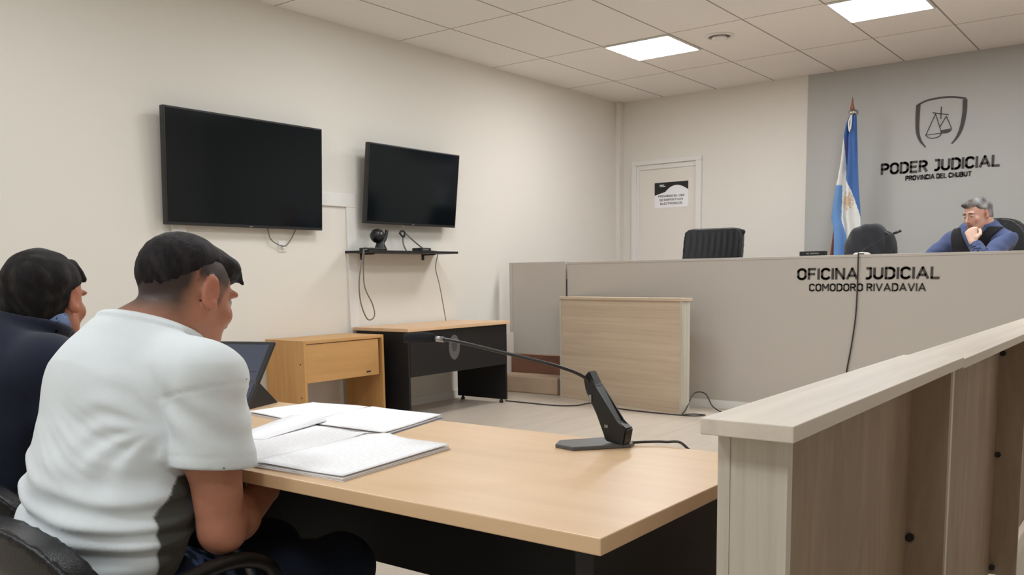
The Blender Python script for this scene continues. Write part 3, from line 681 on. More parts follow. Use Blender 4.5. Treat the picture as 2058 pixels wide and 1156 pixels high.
ch1 = office_chair('black office chair holding the man in the white T-shirt', (3.59, -7.945, 0), 0)
ch2 = copy_tree(ch1); ch2.location = (2.93, -7.90, 0); ch2.rotation_euler = (0, 0, R(24)); ch2['label'] = 'black office chair behind the man in the navy jacket at the left edge'

# high backed leather chairs on the dais
def leather_chair(label, loc, rz, w_=.28, h_=.36, ex=7, corner=False, dz=.33):
    t = thing('leather_chair', label, 'chair', loc, rz); sz = .46
    def back(p):
        q = p-V(0, -.25, sz+.33); q = q.copy(); q[:, 1] += q[:, 2]*.15
        d = d_back(q, w_, h_, .035+0*q[:, 0], .25, ex)-.008
        d = d+.0012*np.sin(q[:, 0]*110+3*np.sin(q[:, 2]*6))*np.clip((q[:, 2]+.1)/.3, 0, 1)*(np.abs(q[:, 2]) < h_-.03)
        if corner: d = smin(d, np.minimum(sph(q, (-w_, 0, h_-.03), .02), sph(q, (w_, 0, h_-.03), .02)), .02)
        return d
    sdf_mesh('backrest', back, (-.36, -.46, sz-.06), (.36, -.08, sz+.76), .011, M['leather'], t)
    sdf_mesh('seat', lambda p: rbox(p, (0, .02, sz-.05), (.26, .26, .05), .045), (-.3, -.28, sz-.14), (.3, .32, sz+.03), .014, M['leather'], t)
    MB().tube([(w_*-.92, -.215-.03, sz+.1), (0, -.215+.0, sz+.09), (w_*.92, -.215-.03, sz+.1)], .004).build('seam', M['black'], t)
    for s in (-1, 1):
        MB().tube([(.24*s, -.15, sz), (.28*s, -.15, sz+.1), (.285*s, 0, sz+.17), (.285*s, .12, sz+.16), (.27*s, .15, sz+.05), (.24*s, .1, sz-.03)], .018, seg=10).build('armrest', M['black'], t)
    MB().tube([(0, 0, .10), (0, 0, sz-.09)], .025, seg=12).build('gas_lift', M['metal'], t)
    for k in range(5):
        a = 2*math.pi*k/5+.3; c, s_ = math.cos(a), math.sin(a)
        MB().tube([(0, 0, .10), (.16*c, .16*s_, .08), (.28*c, .28*s_, .03)], lambda u: .024-.006*u).build('leg', M['black'], t)
    return t
leather_chair('empty black leather chair with squared back behind the bench, left of the name plate', (1.73, -1.50, .33), R(186), .262, .345, 9, True)
cj = leather_chair('black leather chair with a dark jacket over it, in front of the flag', (3.065, -1.50, .33), R(176), .19, .27, 3.5)
leather_chair('black leather chair with rounded back behind the man in the vest', (3.84, -1.12, .33), R(165), .27, .34, 2.8)
def jacket(p):
    q = p-V(3.06, -1.22, 1.19)
    x, y, z = q[:, 0], q[:, 1], q[:, 2]
    wd = .125+.10*np.clip((.27-z)/.35, 0, 1.3)**.8
    d = (np.sqrt((x+.01*np.sin(z*9))**2/wd**2+(y/.10)**2)-1)*.085
    top = z-(.262-.9*np.clip(-x-.02, 0, 1)**1.6*1.4-.25*np.clip(x-.06, 0, 1)+.004*np.sin(x*38))
    d = smax(d, top, .05)
    return smax(d+.003*np.sin(x*60+4*np.sin(z*7)+z*8), -.62-z, .02)
sdf_mesh('jacket', jacket, (2.7, -1.42, .5), (3.4, -1.02, 1.55), .012, None).data.materials.append(mat('navy_black_cloth', rgb(22, 25, 33), .85, bump=.3, bscale=160, sheen=.3))
tag(bpy.data.objects['jacket'], 'dark blue-black jacket draped over a chair back in front of the flag', 'jacket')

# ------------------------------------------------------------------ flag on its pole
t = thing('flag', 'sky blue and white flag with golden sun hanging from a leaning wooden pole', 'flag', (2.40, -.30, .33))
def PX(z): return 2.472+(z-1.223)*.110-2.40     # pole centre line, local x
MB().tube([(PX(.36), 0, .03), (PX(2.56), 0, 2.23)], .016, seg=12, smooth=False).build('pole', wood('reddish_pole_wood', rgb(150, 88, 62), rgb(120, 66, 46), 'Z', .4), t)
MB().lathe([(.13, 0), (.13, .02), (.05, .05), (.03, .08), (.02, .08)], c=(PX(.36), 0, 0), seg=24).build('base', M['metal'], t)
MB().lathe([(.016, 0), (.02, .02), (.012, .045), (.005, .10), (0, .125)], c=(PX(2.53)+.004, 0, 2.20), seg=14).build('finial', mat('copper_brown', rgb(150, 95, 72), .4, metal=.3), t)
MB().lathe([(.03, -.03), (.045, -.01), (.045, .012), (.02, .03)], c=(PX(2.5)+.02, -.01, 2.175), seg=16).build('collar', M['chrome'], t)
rows = [(2.475, 2.612, 2.612, 2.612, 2.668), (2.40, 2.585, 2.585, 2.585, 2.672), (2.30, 2.568, 2.568, 2.568, 2.676), (2.20, 2.560, 2.560, 2.572, 2.682), (2.06, 2.548, 2.548, 2.578, 2.688), (1.93, 2.528, 2.528, 2.60, 2.696), (1.868, 2.512, 2.512, 2.618, 2.70), (1.86, 2.512, 2.552, 2.62, 2.70),
        (1.74, 2.494, 2.552, 2.668, 2.712), (1.66, 2.484, 2.55, 2.695, 2.722), (1.56, 2.474, 2.55, 2.73, 2.73), (1.50, 2.492, 2.565, 2.735, 2.735), (1.42, 2.502, 2.60, 2.737, 2.737), (1.30, 2.505, 2.65, 2.735, 2.735), (1.1, 2.505, 2.68, 2.73, 2.73), (.85, 2.51, 2.69, 2.70, 2.70)]
def flag_mesh():
    nu, nv = 60, 150; zs = [r_[0] for r_ in rows]; Vt, Cc = [], []
    bl, wh, sun = np.array(rgb(108, 148, 200)), np.array(rgb(222, 222, 218)), np.array(rgb(190, 150, 92))
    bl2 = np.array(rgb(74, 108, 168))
    for j in range(nv+1):
        z = zs[0]+(zs[-1]-zs[0])*j/nv
        r_ = [np.interp(-z, [-a for a in zs], [q[k] for q in rows]) for k in range(1, 5)]
        for i in range(nu+1):
            u = i/nu; x = r_[0]+(r_[3]-r_[0])*u; am = .028*min(1, (2.50-z)/.5+.15)
            y = -.035-am*math.sin(u*math.pi*3.2+.4+z*.8)-.012*math.sin(u*17+z*3)
            Vt.append((x-2.40, y, z-.33))
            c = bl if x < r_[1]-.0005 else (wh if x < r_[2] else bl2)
            if z < 1.868 and x < r_[1]: c = bl
            dd = math.hypot((x-2.613)/.042, (z-1.712)/.062); ang = math.atan2(z-1.712, x-2.613)
            if c is wh and (dd < .75 or (dd < 1.35 and math.sin(ang*16) > .1)): c = wh*.3+sun*.7
            Cc.append(c)
    F = [(j*(nu+1)+i, j*(nu+1)+i+1, (j+1)*(nu+1)+i+1, (j+1)*(nu+1)+i) for j in range(nv) for i in range(nu)]
    me = bpy.data.meshes.new('cloth'); me.from_pydata(Vt, [], F)
    for p in me.polygons: p.use_smooth = True
    ca = me.color_attributes.new('Col', 'FLOAT_COLOR', 'POINT'); ca.data.foreach_set('color', np.concatenate([np.array(Cc), np.ones((len(Cc), 1))], 1).astype(np.float32).ravel())
    o = link('cloth', me, M['flag'], t); sd = o.modifiers.new('s', 'SOLIDIFY'); sd.thickness = .004
flag_mesh()
MB().tube([(PX(2.5)+.01, -.04, 2.15), (PX(2.5)+.0, -.07, 2.08), (PX(2.5)+.012, -.075, 2.0)], .007).tube([(PX(2.5)+.015, -.045, 2.15), (PX(2.5)+.022, -.075, 2.07), (PX(2.5)+.016, -.07, 2.02)], .007).build('ribbon', M['trim'], t)

# ------------------------------------------------------------------ people
class Frame:
    def __init__(s, o, Rm, k=1.): s.o = V(*o); s.R = Rm; s.k = k
    def loc(s, p): return (p-s.o)@s.R/s.k      # world -> head coordinates
    def w(s, *q): return tuple(s.o+s.R@V(*q)*s.k)
def d_head(p, F):
    q = F.loc(p); x, y, z = q[:, 0], q[:, 1], q[:, 2]; ax = np.abs(x)
    m = np.stack([ax, y, z], 1)                 # mirrored
    d = ell(q, (0, -.012, .030), (.0745, .097, .085))
    d = smin(d, ell(q, (0, .030, -.038), (.058, .060, .074)), .03)
    d = smin(d, cone(m, (.048, -.005, -.045), (.022, .062, -.088), .022, .018), .025)      # jaw
    d = smin(d, sph(q, (0, .072, -.098), .018), .022)                                       # chin
    d = smin(d, ell(m, (.040, .062, -.022), (.022, .018, .020)), .018)                      # cheekbone
    d = smin(d, ell(m, (.026, .080, .028), (.028, .012, .010)), .012)                       # brow ridge
    d = smax(d, -ell(m, (.031, .099, .010), (.019, .015, .012)), .014)                      # eye socket
    d = smin(d, cone(q, (0, .086, .016), (0, .106, -.026), .0065, .0105), .008)             # nose
    d = smin(d, sph(m, (.010, .094, -.030), .0078), .006)
    d = smax(d, -sph(m, (.0055, .102, -.039), .003), .003)
    d = smin(d, ell(q, (0, .085, -.056), (.024, .012, .0055)), .006)                        # lips
    d = smin(d, ell(q, (0, .084, -.067), (.021, .012, .0065)), .006)
    d = smax(d, -ell(q, (0, .098, -.0612), (.022, .006, .0013)), .002)
    e = m-V(.079, -.008, .0); e = e@np.array(Matrix.Rotation(R(-20), 3, 'Z'))               # ear
    er = ell(e, (0, -.004, .0), (.0085, .0175, .034)); er = smax(er, -ell(e, (.009, .001, .003), (.0065, .011, .020)), .005)
    er = smin(er, sph(e, (.0, .006, -.027), .008), .01)
    return smin(d, er, .006)*F.k
def d_eyes(p, F):
    q = F.loc(p); m = np.stack([np.abs(q[:, 0]), q[:, 1], q[:, 2]], 1); return sph(m, (.031, .0735, .010), .0125)*F.k
def hand(sd, W, D, Np, curl, thumb=.5, sc=1.0, spread=.06):
    """returns fn; W wrist, D direction to the knuckles, Np direction the palm faces, sd=+1 right hand / -1 left hand"""
    W = V(*W); D = V(*D); D /= np.linalg.norm(D); Np = V(*Np); Np = Np-D*Np.dot(D); Np /= np.linalg.norm(Np); Sd = np.cross(D, Np)*sd   # towards the thumb
    segs = []; k = sc
    kn = [W+D*.088*k+Sd*.030*k, W+D*.092*k+Sd*.010*k, W+D*.088*k-Sd*.010*k, W+D*.080*k-Sd*.028*k]
    for a, r in zip(kn, (.0135, .0135, .013, .012)): segs.append((W+D*.012*k+(a-W-D*.088*k)*.45, a, .0165*k, r*k))
    ln = (.072, .080, .075, .058); rf = (.0092, .0095, .009, .0078)
    for i in range(4):
        p0 = kn[i]; ang = 0; Di = D+Sd*spread*(1.5-i); Di /= np.linalg.norm(Di)
        for j, (fr, c) in enumerate(((.46, curl[0]), (.30, curl[1]), (.24, curl[2]))):
            ang += R(c+4*i); d = Di*math.cos(ang)+Np*math.sin(ang); p1 = p0+d*ln[i]*fr*k
            segs.append((p0, p1, rf[i]*k*(1-.07*j), rf[i]*k*(.95-.09*j))); p0 = p1
    b = W+D*.025*k+Sd*.026*k; d1 = (D*.62+Sd*.62+Np*(.25+thumb*.5)); d1 /= np.linalg.norm(d1); m1 = b+d1*.038*k
    d2 = (D*.85+Sd*(.25-.5*thumb)+Np*(.25+thumb*.6)); d2 /= np.linalg.norm(d2); m2 = m1+d2*.030*k; m3 = m2+(d2+Np*.3*thumb-Sd*.25*thumb)*.024*k
    segs += [(b, m1, .0145*k, .0115*k), (m1, m2, .0112*k, .010*k), (m2, m3, .010*k, .008*k)]
    c0 = W+D*.06*k
    def f(p):
        out = np.full(len(p), 9.); nr = np.linalg.norm(p-c0, axis=1); out = nr-.02; ms = nr < .17
        if ms.any():
            q = p[ms]; dd = None
            pal = union([cone(q, a, b_, r1, r2) for a, b_, r1, r2 in segs[:4]], .012)
            fg = [cone(q, a, b_, r1, r2) for a, b_, r1, r2 in segs[4:]]
            for g in range(0, 12, 3): pal = smin(pal, np.minimum(np.minimum(fg[g], fg[g+1]), fg[g+2]), .0035)
            pal = smin(pal, union(fg[12:], .006), .009)
            out[ms] = pal
        return out
    return f
class Body:
    """seated figure described by joints in its own frame (x right, y forward, z up, origin on the floor)"""
    def __init__(s, **k): s.ag = 0.0; s.__dict__.update(k)
    def torso(s, p, g=0.0):
        fl = V(1, 1/.66, 1)
        q = (p-V(0, s.cy, 0))*fl; ds = []
        for (a, b) in zip(s.spine, s.spine[1:]):
            A = ((V(*a[0])-V(0, s.cy, 0))*fl); B = ((V(*b[0])-V(0, s.cy, 0))*fl)
            ds.append(cone(q, A, B, a[1]+g, b[1]+g))
        d = union(ds, .06)*.72
        n = V(*s.neck)
        for S_ in (s.shR, s.shL):
            S_ = V(*S_); i = n+(S_-n)*.2+V(0, -.01, -.045)
            d = smin(d, cone(p, i, S_+V(0, 0, -.005), .058+g*.8, .052+g*.8), .05)
        return d
    def arm_up(s, p, k, g=0.0, r=(.054, .046, .041)):
        S_, E = (s.shR, s.elR) if k > 0 else (s.shL, s.elL)
        mid = V(*S_)*.5+V(*E)*.5
        return smin(cone(p, S_, mid, r[0]+g, r[1]+g), cone(p, mid, E, r[1]+g, r[2]+g), .02)
    def arm_lo(s, p, k, g=0.0, r=(.040, .041, .027)):
        E, W = (s.elR, s.wrR) if k > 0 else (s.elL, s.wrL)
        E = V(*E); W = V(*W); m = E+(W-E)*.28
        return smin(cone(p, E, m, r[0]+g, r[1]+g), cone(p, m, W, r[1]+g, r[2]+g), .02)
    def leg(s, p, k, g=0.0):
        H, K, A = (s.hipR, s.knR, s.anR) if k > 0 else (s.hipL, s.knL, s.anL)
        c = V(*K)+(V(*A)-V(*K))*.35+V(0, -.015, 0)
        d = smin(cone(p, H, K, .082+g, .056+g), cone(p, K, c, .054+g, .052+g), .03); return smin(d, cone(p, c, A, .052+g, .036+g), .02)
    def foot(s, p, k, g=0.0):
        A = V(*(s.anR if k > 0 else s.anL)); return smin(cone(p, A+V(0, -.02, -.045), A+V(0, .14, -.062), .034+g, .026+g), cone(p, A, A+V(0, .0, -.04), .036+g, .036+g), .03)
    def neckd(s, p, g=0.0):
        n = V(*s.neck); h = s.F.w(0, -.028, -.055); return smin(cone(p, n+V(0, -.005, -.03), h, .062+g, .054+g), cone(p, s.F.w(0, -.01, -.05), h, .05+g, .054+g), .03)
    def skin(s, p):
        d = s.torso(p, -.012)
        for k in (1, -1):
            d = smin(d, s.arm_up(p, k, s.ag), .03); d = smin(d, s.arm_lo(p, k, s.ag*.7), .012); d = smin(d, s.leg(p, k, -.008), .04); d = smin(d, s.foot(p, k, -.006), .02)
        d = smin(d, s.neckd(p), .035); d = smin(d, d_head(p, s.F), .018)
        for h in s.hands: d = smin(d, h(p), .012)
        return d
BASE = dict(spine=[((0, -.04, .50), .150), ((0, -.035, .62), .150), ((0, -.010, .74), .157), ((0, .018, .84), .157), ((.005, .050, .912), .122)], cy=0.0,
    neck=(.0, .045, .985), shR=(.202, .058, .900), shL=(-.158, .045, .872), elR=(.219, .066, .638), elL=(-.20, .06, .66), wrR=(.075, .272, .65), wrL=(-.07, .225, .65),
    hipR=(.095, -.02, .50), hipL=(-.095, -.02, .50), knR=(.13, .42, .455), knL=(-.12, .42, .45), anR=(.13, .40, .095), anL=(-.13, .42, .095), hands=[])
SK = np.array(rgb(178, 122, 98)); SKR = np.array(rgb(186, 112, 92)); LIP = np.array(rgb(150, 88, 78))
def facecol(q, base, red, brow=None, z0=.028):
    """q in head coordinates"""
    c = np.tile(base, (len(q), 1)); ax = np.abs(q[:, 0])
    lip = (np.abs(q[:, 2]+.061) < .011) & (ax < .023) & (q[:, 1] > .085); c[lip] = LIP
    if brow is not None:
        b = (np.abs(q[:, 2]-.030-.1*(.03-ax)*(ax > .03)) < .0055) & (ax > .011) & (ax < .046) & (q[:, 1] > .07); c[b] = brow
    ear = (ax > .076) & (np.abs(q[:, 2]) < .05) & (np.abs(q[:, 1]+.01) < .035); c[ear] = c[ear]*.45+red*.55
    return c
def add_eyes(t, F, iris=(60, 42, 30)):
    for k in (1, -1):
        c = F.w(.031*k, .0735, .010); e = MB(); bmesh.ops.create_uvsphere(e.bm, u_segments=18, v_segments=12, radius=.0122, matrix=Matrix.Translation(c)); o = e.build('eye', M['eye_white'], t, True)
        g = F.w(.031*k, .0840, .006); i = MB(); bmesh.ops.create_uvsphere(i.bm, u_segments=12, v_segments=8, radius=.0052, matrix=Matrix.Translation(g) @ Matrix.Diagonal((1, .6, 1, 1))); i.build('iris', M['iris'], o, True)
M['eye_white'] = mat('eye_white', rgb(196, 178, 168), .3); M['iris'] = mat('iris', rgb(52, 36, 28), .15)
M['denim'] = vcol_mat('denim', .9, .12, 160, .25, 700, spec=.15)
M['shoe'] = mat('black_shoe_leather', rgb(24, 24, 26), .4)
WHITE = np.array([1., 1, 1])
def wrinkle(p, f, a):
    x, y, z = p[:, 0], p[:, 1], p[:, 2]
    return a*(np.sin(f*z+9*y+5*np.sin(7*x+3*z))+.6*np.sin(f*1.7*z-14*y+4*np.sin(9*y+2)))

# ---- man in the white T-shirt
t1 = thing('person', 'man in a white T-shirt with dark side panel, seated at the table, head bowed', 'person', (3.60, -8.0, 0))
B1 = Body(**BASE); B1.F = Frame((.020, .150, 1.050), rotm(R(9), R(21), R(-3)), .98)
B1.hands = [hand(1, B1.wrR, (-.75, .62, .12), (-.55, -.6, -.2), (38, 48, 30), .5, 1.0), hand(-1, B1.wrL, (.8, .45, .2), (.3, -.7, .25), (40, 45, 30), .5, 1.0)]
STUB = np.array(rgb(74, 62, 54)); HAIRC = np.array(rgb(30, 27, 29))
def col1(v):
    q = B1.F.loc(v); c = np.tile(SK, (len(v), 1)); hd = np.linalg.norm(q, axis=1) < .17
    fc = facecol(q, SK, SKR, HAIRC); c[hd] = fc[hd]
    # clipped hair at the sides and nape
    s = np.clip((q[:, 2]+.030-.55*np.clip(q[:, 1]+.01, 0, 1)*0)/.045, 0, 1); front = np.clip((.055-q[:, 1]+.35*(q[:, 2]-.04))/.012, 0, 1)
    nape = np.clip((q[:, 2]+.085)/.05, 0, 1)*np.clip((-.03-q[:, 1])/.03, 0, 1)
    side = np.clip((q[:, 2]-.002)/.03, 0, 1)*(q[:, 1] > -.04)+np.clip((q[:, 2]+.055)/.05, 0, 1)*np.clip((-.035-q[:, 1])/.02, 0, 1)
    burn = ((q[:, 1] > .008) & (q[:, 1] < .032) & (q[:, 2] > -.02))*.6
    m = np.clip(np.maximum(np.maximum(side, nape), burn), 0, 1)*front*hd*(np.linalg.norm(q-V(0, 0, .02), axis=1) < .15)
    ear = (np.abs(q[:, 0]) > .076) & (np.abs(q[:, 2]) < .04) & (np.abs(q[:, 1]+.01) < .032); m[ear] = 0
    lm = .056-.95*np.clip(-q[:, 1]-.005, 0, .085); up = np.clip((q[:, 2]-lm+.048)/.045, 0, 1)[:, None]; m = m[:, None]*.94; c = c*(1-m)+(STUB*(1-up)+HAIRC*1.15*up)*m
    # reddened elbow
    e = np.linalg.norm(v-V(*B1.elR), axis=1); c = c*(1-.25*np.clip(1-e/.09, 0, 1)[:, None])+SKR*.25*np.clip(1-e/.09, 0, 1)[:, None]
    return c
sdf_mesh('body', B1.skin, (-.33, -.25, 0), (.33, .62, 1.24), .0055, M['skin'], t1, col1)
add_eyes(t1, B1.F)
def hair1(p):
    q = B1.F.loc(p); x, y, z = q[:, 0], q[:, 1], q[:, 2]
    d = ell(q, (0, -.012, .033), (.0765, .100, .0875))-.001
    lim = .056-.95*np.clip(-y-.005, 0, .085)-.1*np.clip(y-.03, 0, .03)            # lower edge of the long top hair
    d = d+.004*np.clip(1-(z-lim)/.035, 0, 1)*(y < .05); d = smax(d, lim-z, .02)
    d = smin(d, ell(q, (.0, .060, .080), (.056, .042, .026)), .03)
    tip = cone(q, (.024, .078, .088), (.028, .114, .064), .013, .003); d = smin(d, tip, .015)
    d = smin(d, cone(q, (-.01, .080, .088), (-.006, .110, .066), .015, .004), .015)
    return d+.0006*np.sin(x*210+30*y)*np.sin(y*120)+.0005*np.sin(x*420+z*200)
def colh(base, hi):
    def f(v):
        n = .5+.25*np.sin(v[:, 0]*160+9*np.sin(v[:, 1]*31)+v[:, 2]*20)+.25*np.sin(v[:, 1]*130+7*np.sin(v[:, 2]*27+v[:, 0]*40)); return base+(hi-base)*(n**3)[:, None]
    return f
sdf_mesh('hair', hair1, (-.15, -.05, .98), (.16, .33, 1.26), .0045, M['hair'], t1, colh(HAIRC*.9, np.array(rgb(46, 41, 42))))
SLP = (V(*B1.shR)+(V(*B1.elR)-V(*B1.shR))*.56); SLD = V(-.03, .12, 1.); SLD /= np.linalg.norm(SLD)
SLPL = (V(*B1.shL)+(V(*B1.elL)-V(*B1.shL))*.56)
def tee1(p):
    x, y, z = p[:, 0], p[:, 1], p[:, 2]
    tr = B1.torso(p, .006); low = np.clip((.84-z)/.2, 0, 1); backw = np.clip((.06-y)/.1, .15, 1)
    tr = tr-.010*low+wrinkle(p, 62, .0042)*low*backw+wrinkle(p+V(.3, 0, 0), 24, .003)
    ra = np.hypot(x-.185, z-.835); an = np.arctan2(z-.835, x-.185); tr = tr+.0024*np.sin(an*11+2*np.sin(ra*30))*np.exp(-((ra-.075)/.05)**2)*np.clip((ra-.015)/.03, 0, 1)
    tr = tr+.0030*np.sin(95*z+30*x+3*np.sin(9*x))**3*np.exp(-((x-.06)/.09)**2)*np.exp(-((z-.80)/.06)**2)
    # rolls of cloth at the waist
    for zc, a, sl in ((.695, .013, .35), (.655, .012, .25), (.745, .006, .5)): tr = tr-a*np.exp(-((z-zc+sl*(x+.02)*.35-.03*y)/.013)**2)*np.clip((.10-y)/.1, 0, 1)
    sl = B1.arm_up(p, 1, .016, (.056, .050, .045)); dr = (z-SLP[2])
    sl = sl-.005*np.clip((SLP[2]+.10-z)/.12, 0, 1)+.0028*np.sin(58*x+30*z+38*y+3*np.sin(22*z))*np.clip((.95-z)/.07, 0, 1)*np.clip((z-SLP[2]-.02)/.04, 0, 1)
    sl = sl+.0025*np.exp(-((z-.885-.25*(x-.2))/.003)**2)
    sl = sl+.0012*np.exp(-(((p-SLP)@SLD-.022)/.0022)**2)                                   # hem seam
    sl = smax(smax(sl, -((p-SLP)@SLD), .003), -B1.arm_up(p, 1, .004), .002)
    sL = smax(smax(B1.arm_up(p, -1, .02), SLPL[2]-z, .004), -B1.arm_up(p, -1, .004), .002)
    kk = .006+.05*np.clip((z-.86)/.08, 0, 1); d = smin(tr, sl, kk); d = smin(d, sL, .06)
    n = V(*B1.neck); ring = (p-n-V(0, .006, .030)); 
    d = smin(d, B1.neckd(p, .008), .03)
    cut = (ring@V(0, .38, .925)); d = d-.0028*np.exp(-((cut+.009)/.006)**4); rr = np.linalg.norm((p-n)[:, :2], axis=1); d = smax(d, np.where(rr < .13, cut, np.minimum(cut, .13-rr)), .006)
    d = smax(d, .50-z, .004)
    return smax(d, -np.minimum(B1.neckd(p, .003), B1.torso(p, -.035)), .002)
def tcol(v):
    ys = -.048+np.clip(v[:, 2]-.68, 0, .3)*1.0; arm = B1.arm_up(v, 1, .018) < B1.torso(v, .006)-.002
    dk = np.clip((v[:, 1]-ys)/.004, 0, 1)*((v[:, 2] < .85) & (v[:, 0] > .03) & ~(arm & (v[:, 2] > .74))); dk = dk[:, None]
    return np.array(rgb(222, 229, 233))*(1-dk)+np.array(rgb(76, 76, 70))*dk
sdf_mesh('t_shirt', tee1, (-.33, -.25, .47), (.33, .26, 1.10), .0050, M['cloth'], t1, tcol)
def jeans(B):
    def f(p):
        x, y, z = p[:, 0], p[:, 1], p[:, 2]
        d = smin(B.leg(p, 1, .012), B.leg(p, -1, .012), .03); q = (p-V(0, -.035, .50))*V(1, 1.35, 1.15); d = smin(d, (np.linalg.norm(q, axis=1)-.175)*.8, .04)
        d = d+.003*np.sin(50*y+20*x)*np.clip(np.abs(z-.45)/.1, .2, 1); d = smax(d, z-.60, .005); return smax(d, .075-z, .004)
    return f
def jcol1(v):
    c = np.tile(np.array(rgb(30, 38, 54)), (len(v), 1)); pr = (v[:, 1] > .03) & (v[:, 1] < .16) & (v[:, 2] > .49) & (v[:, 0] > .10)
    n = np.sin(v[:, 0]*150)*np.sin(v[:, 1]*170+1.3)+.4*np.sin(v[:, 1]*310); k = pr & (n > .15); c[k] = rgb(86, 104, 140); k = pr & (n > .85); c[k] = rgb(176, 184, 186); return c
sdf_mesh('jeans', jeans(B1), (-.32, -.25, .04), (.32, .60, .64), .008, M['denim'], t1, jcol1)
for k in (1, -1): sdf_mesh('shoe', lambda p: smax(B1.foot(p, k, .006), .008-p[:, 2], .004), (.13*k-.09, .28, 0), (.13*k+.09, .68, .16), .009, M['shoe'], t1)

# ---- man in the navy jacket
t2 = thing('person', 'man in a navy suit jacket with thick dark hair, seated at the left edge', 'person', (2.90, -7.97, 0), R(20))
b2 = dict(BASE); b2.update(elR=(.23, .09, .69), wrR=(.10, .29, .765), elL=(-.23, .09, .69), wrL=(-.12, .29, .765), shR=(.19, .05, .885), shL=(-.17, .05, .850), neck=(.02, .07, .955),
    spine=[((0, -.04, .50), .150), ((0, -.035, .62), .150), ((0, -.015, .73), .158), ((0, .015, .82), .160), ((.01, .045, .885), .122)])
B2 = Body(**b2); B2.F = Frame((.076, .176, 1.038), rotm(R(10), R(10), R(0)), 1.0)
B2.hands = [hand(1, B2.wrR, (-.35, .9, .03), (-.2, 0, -1), (14, 22, 14), .2), hand(-1, B2.wrL, (.35, .9, .03), (.2, 0, -1), (14, 22, 14), .2)]
def col2(v):
    q = B2.F.loc(v); c = np.tile(SK, (len(v), 1)); hd = np.linalg.norm(q, axis=1) < .17; fc = facecol(q, SK, SKR, HAIRC); c[hd] = fc[hd]; return c
sdf_mesh('body', B2.skin, (-.35, -.25, 0), (.35, .62, 1.24), .0065, M['skin'], t2, col2); add_eyes(t2, B2.F)
def hair2(p):
    q = B2.F.loc(p); x, y, z = q[:, 0], q[:, 1], q[:, 2]
    d = ell(q, (0, -.022, .028), (.088, .104, .094))
    d = smin(d, ell(q, (0, -.062, -.030), (.066, .048, .060)), .03)
    edge = .060-.62*(.055-y); lim = np.where(y > .055, .060, np.maximum(.060-1.2*(.055-y), -.10+.0*y))
    earline = np.where((y > -.030), np.clip(.028+.5*(y-.0), .010, .07), -.088)
    d = smax(d, earline-z, .012)
    d = smin(d, cone(q, (.01, .075, .092), (.025, .108, .068), .022, .009), .02)
    d = smax(d, y-.118, .01)
    return d+.0012*np.sin(x*55+40*y+5*np.sin(z*30))*np.sin(y*60+z*50)
sdf_mesh('hair', hair2, (-.12, -.08, .90), (.22, .36, 1.26), .005, M['hair'], t2, colh(np.array(rgb(24, 22, 23)), np.array(rgb(46, 42, 41))))
def jack2(p):
    x, y, z = p[:, 0], p[:, 1], p[:, 2]
    d = B2.torso(p, .016)
    for k in (1, -1):
        a = smin(B2.arm_up(p, k, .022), B2.arm_lo(p, k, .018), .01); W = V(*(B2.wrR if k > 0 else B2.wrL)); E = V(*(B2.elR if k > 0 else B2.elL)); dr = (W-E)/np.linalg.norm(W-E)
        a = smax(a, (p-W)@dr-.0, .004)-.0; d = smin(d, a, .03)
    d = d+wrinkle(p, 30, .002)
    n = V(*B2.neck); d = smin(d, smax(B2.neckd(p, .022), (p-n-V(0, 0, .046))@V(0, .25, .97), .005), .02)
    d = smax(d, (p-n-V(0, .0, .050))@V(0, .35, .94), .005); d = smax(d, .48-z, .004)
    body = np.minimum(B2.neckd(p, .0125), np.minimum(B2.arm_lo(p, 1, .006), B2.arm_lo(p, -1, .006)))
    vn = smax(np.abs(x-.01)-.35*np.clip(z-.78, 0, 1), .06-y, .004); body = np.minimum(body, vn)
    return smax(d, -body, .002)
sdf_mesh('suit_jacket', jack2, (-.36, -.25, .45), (.36, .42, 1.09), .007, M['cloth'], t2, lambda v: np.tile(np.array(rgb(30, 35, 52)), (len(v), 1)))
def coll2(p):
    n = V(*B2.neck); d = B2.neckd(p, .0110); c = (p-n-V(0, 0, .052))@V(0, .02, 1.); d = smax(d, c, .003); d = smax(d, -(p[:, 2]-.955), .003)
    d = smin(d, smax(smax(B2.torso(p, .003), .70-p[:, 2], .01), smax(.08-p[:, 1], np.abs(p[:, 0])-.07, .01), .01), .01); return smax(d, -B2.neckd(p, .003), .002)
sdf_mesh('shirt', coll2, (-.26, -.15, .68), (.26, .24, 1.09), .007, M['cloth'], t2, lambda v: np.tile(np.array(rgb(120, 142, 186)), (len(v), 1)))
sdf_mesh('trousers', jeans(B2), (-.32, -.25, .04), (.32, .60, .64), .011, M['cloth'], t2, lambda v: np.tile(np.array(rgb(28, 32, 46)), (len(v), 1)))
for k in (1, -1): sdf_mesh('shoe', lambda p: smax(B2.foot(p, k, .006), .008-p[:, 2], .004), (.13*k-.09, .28, 0), (.13*k+.09, .68, .16), .010, M['shoe'], t2)

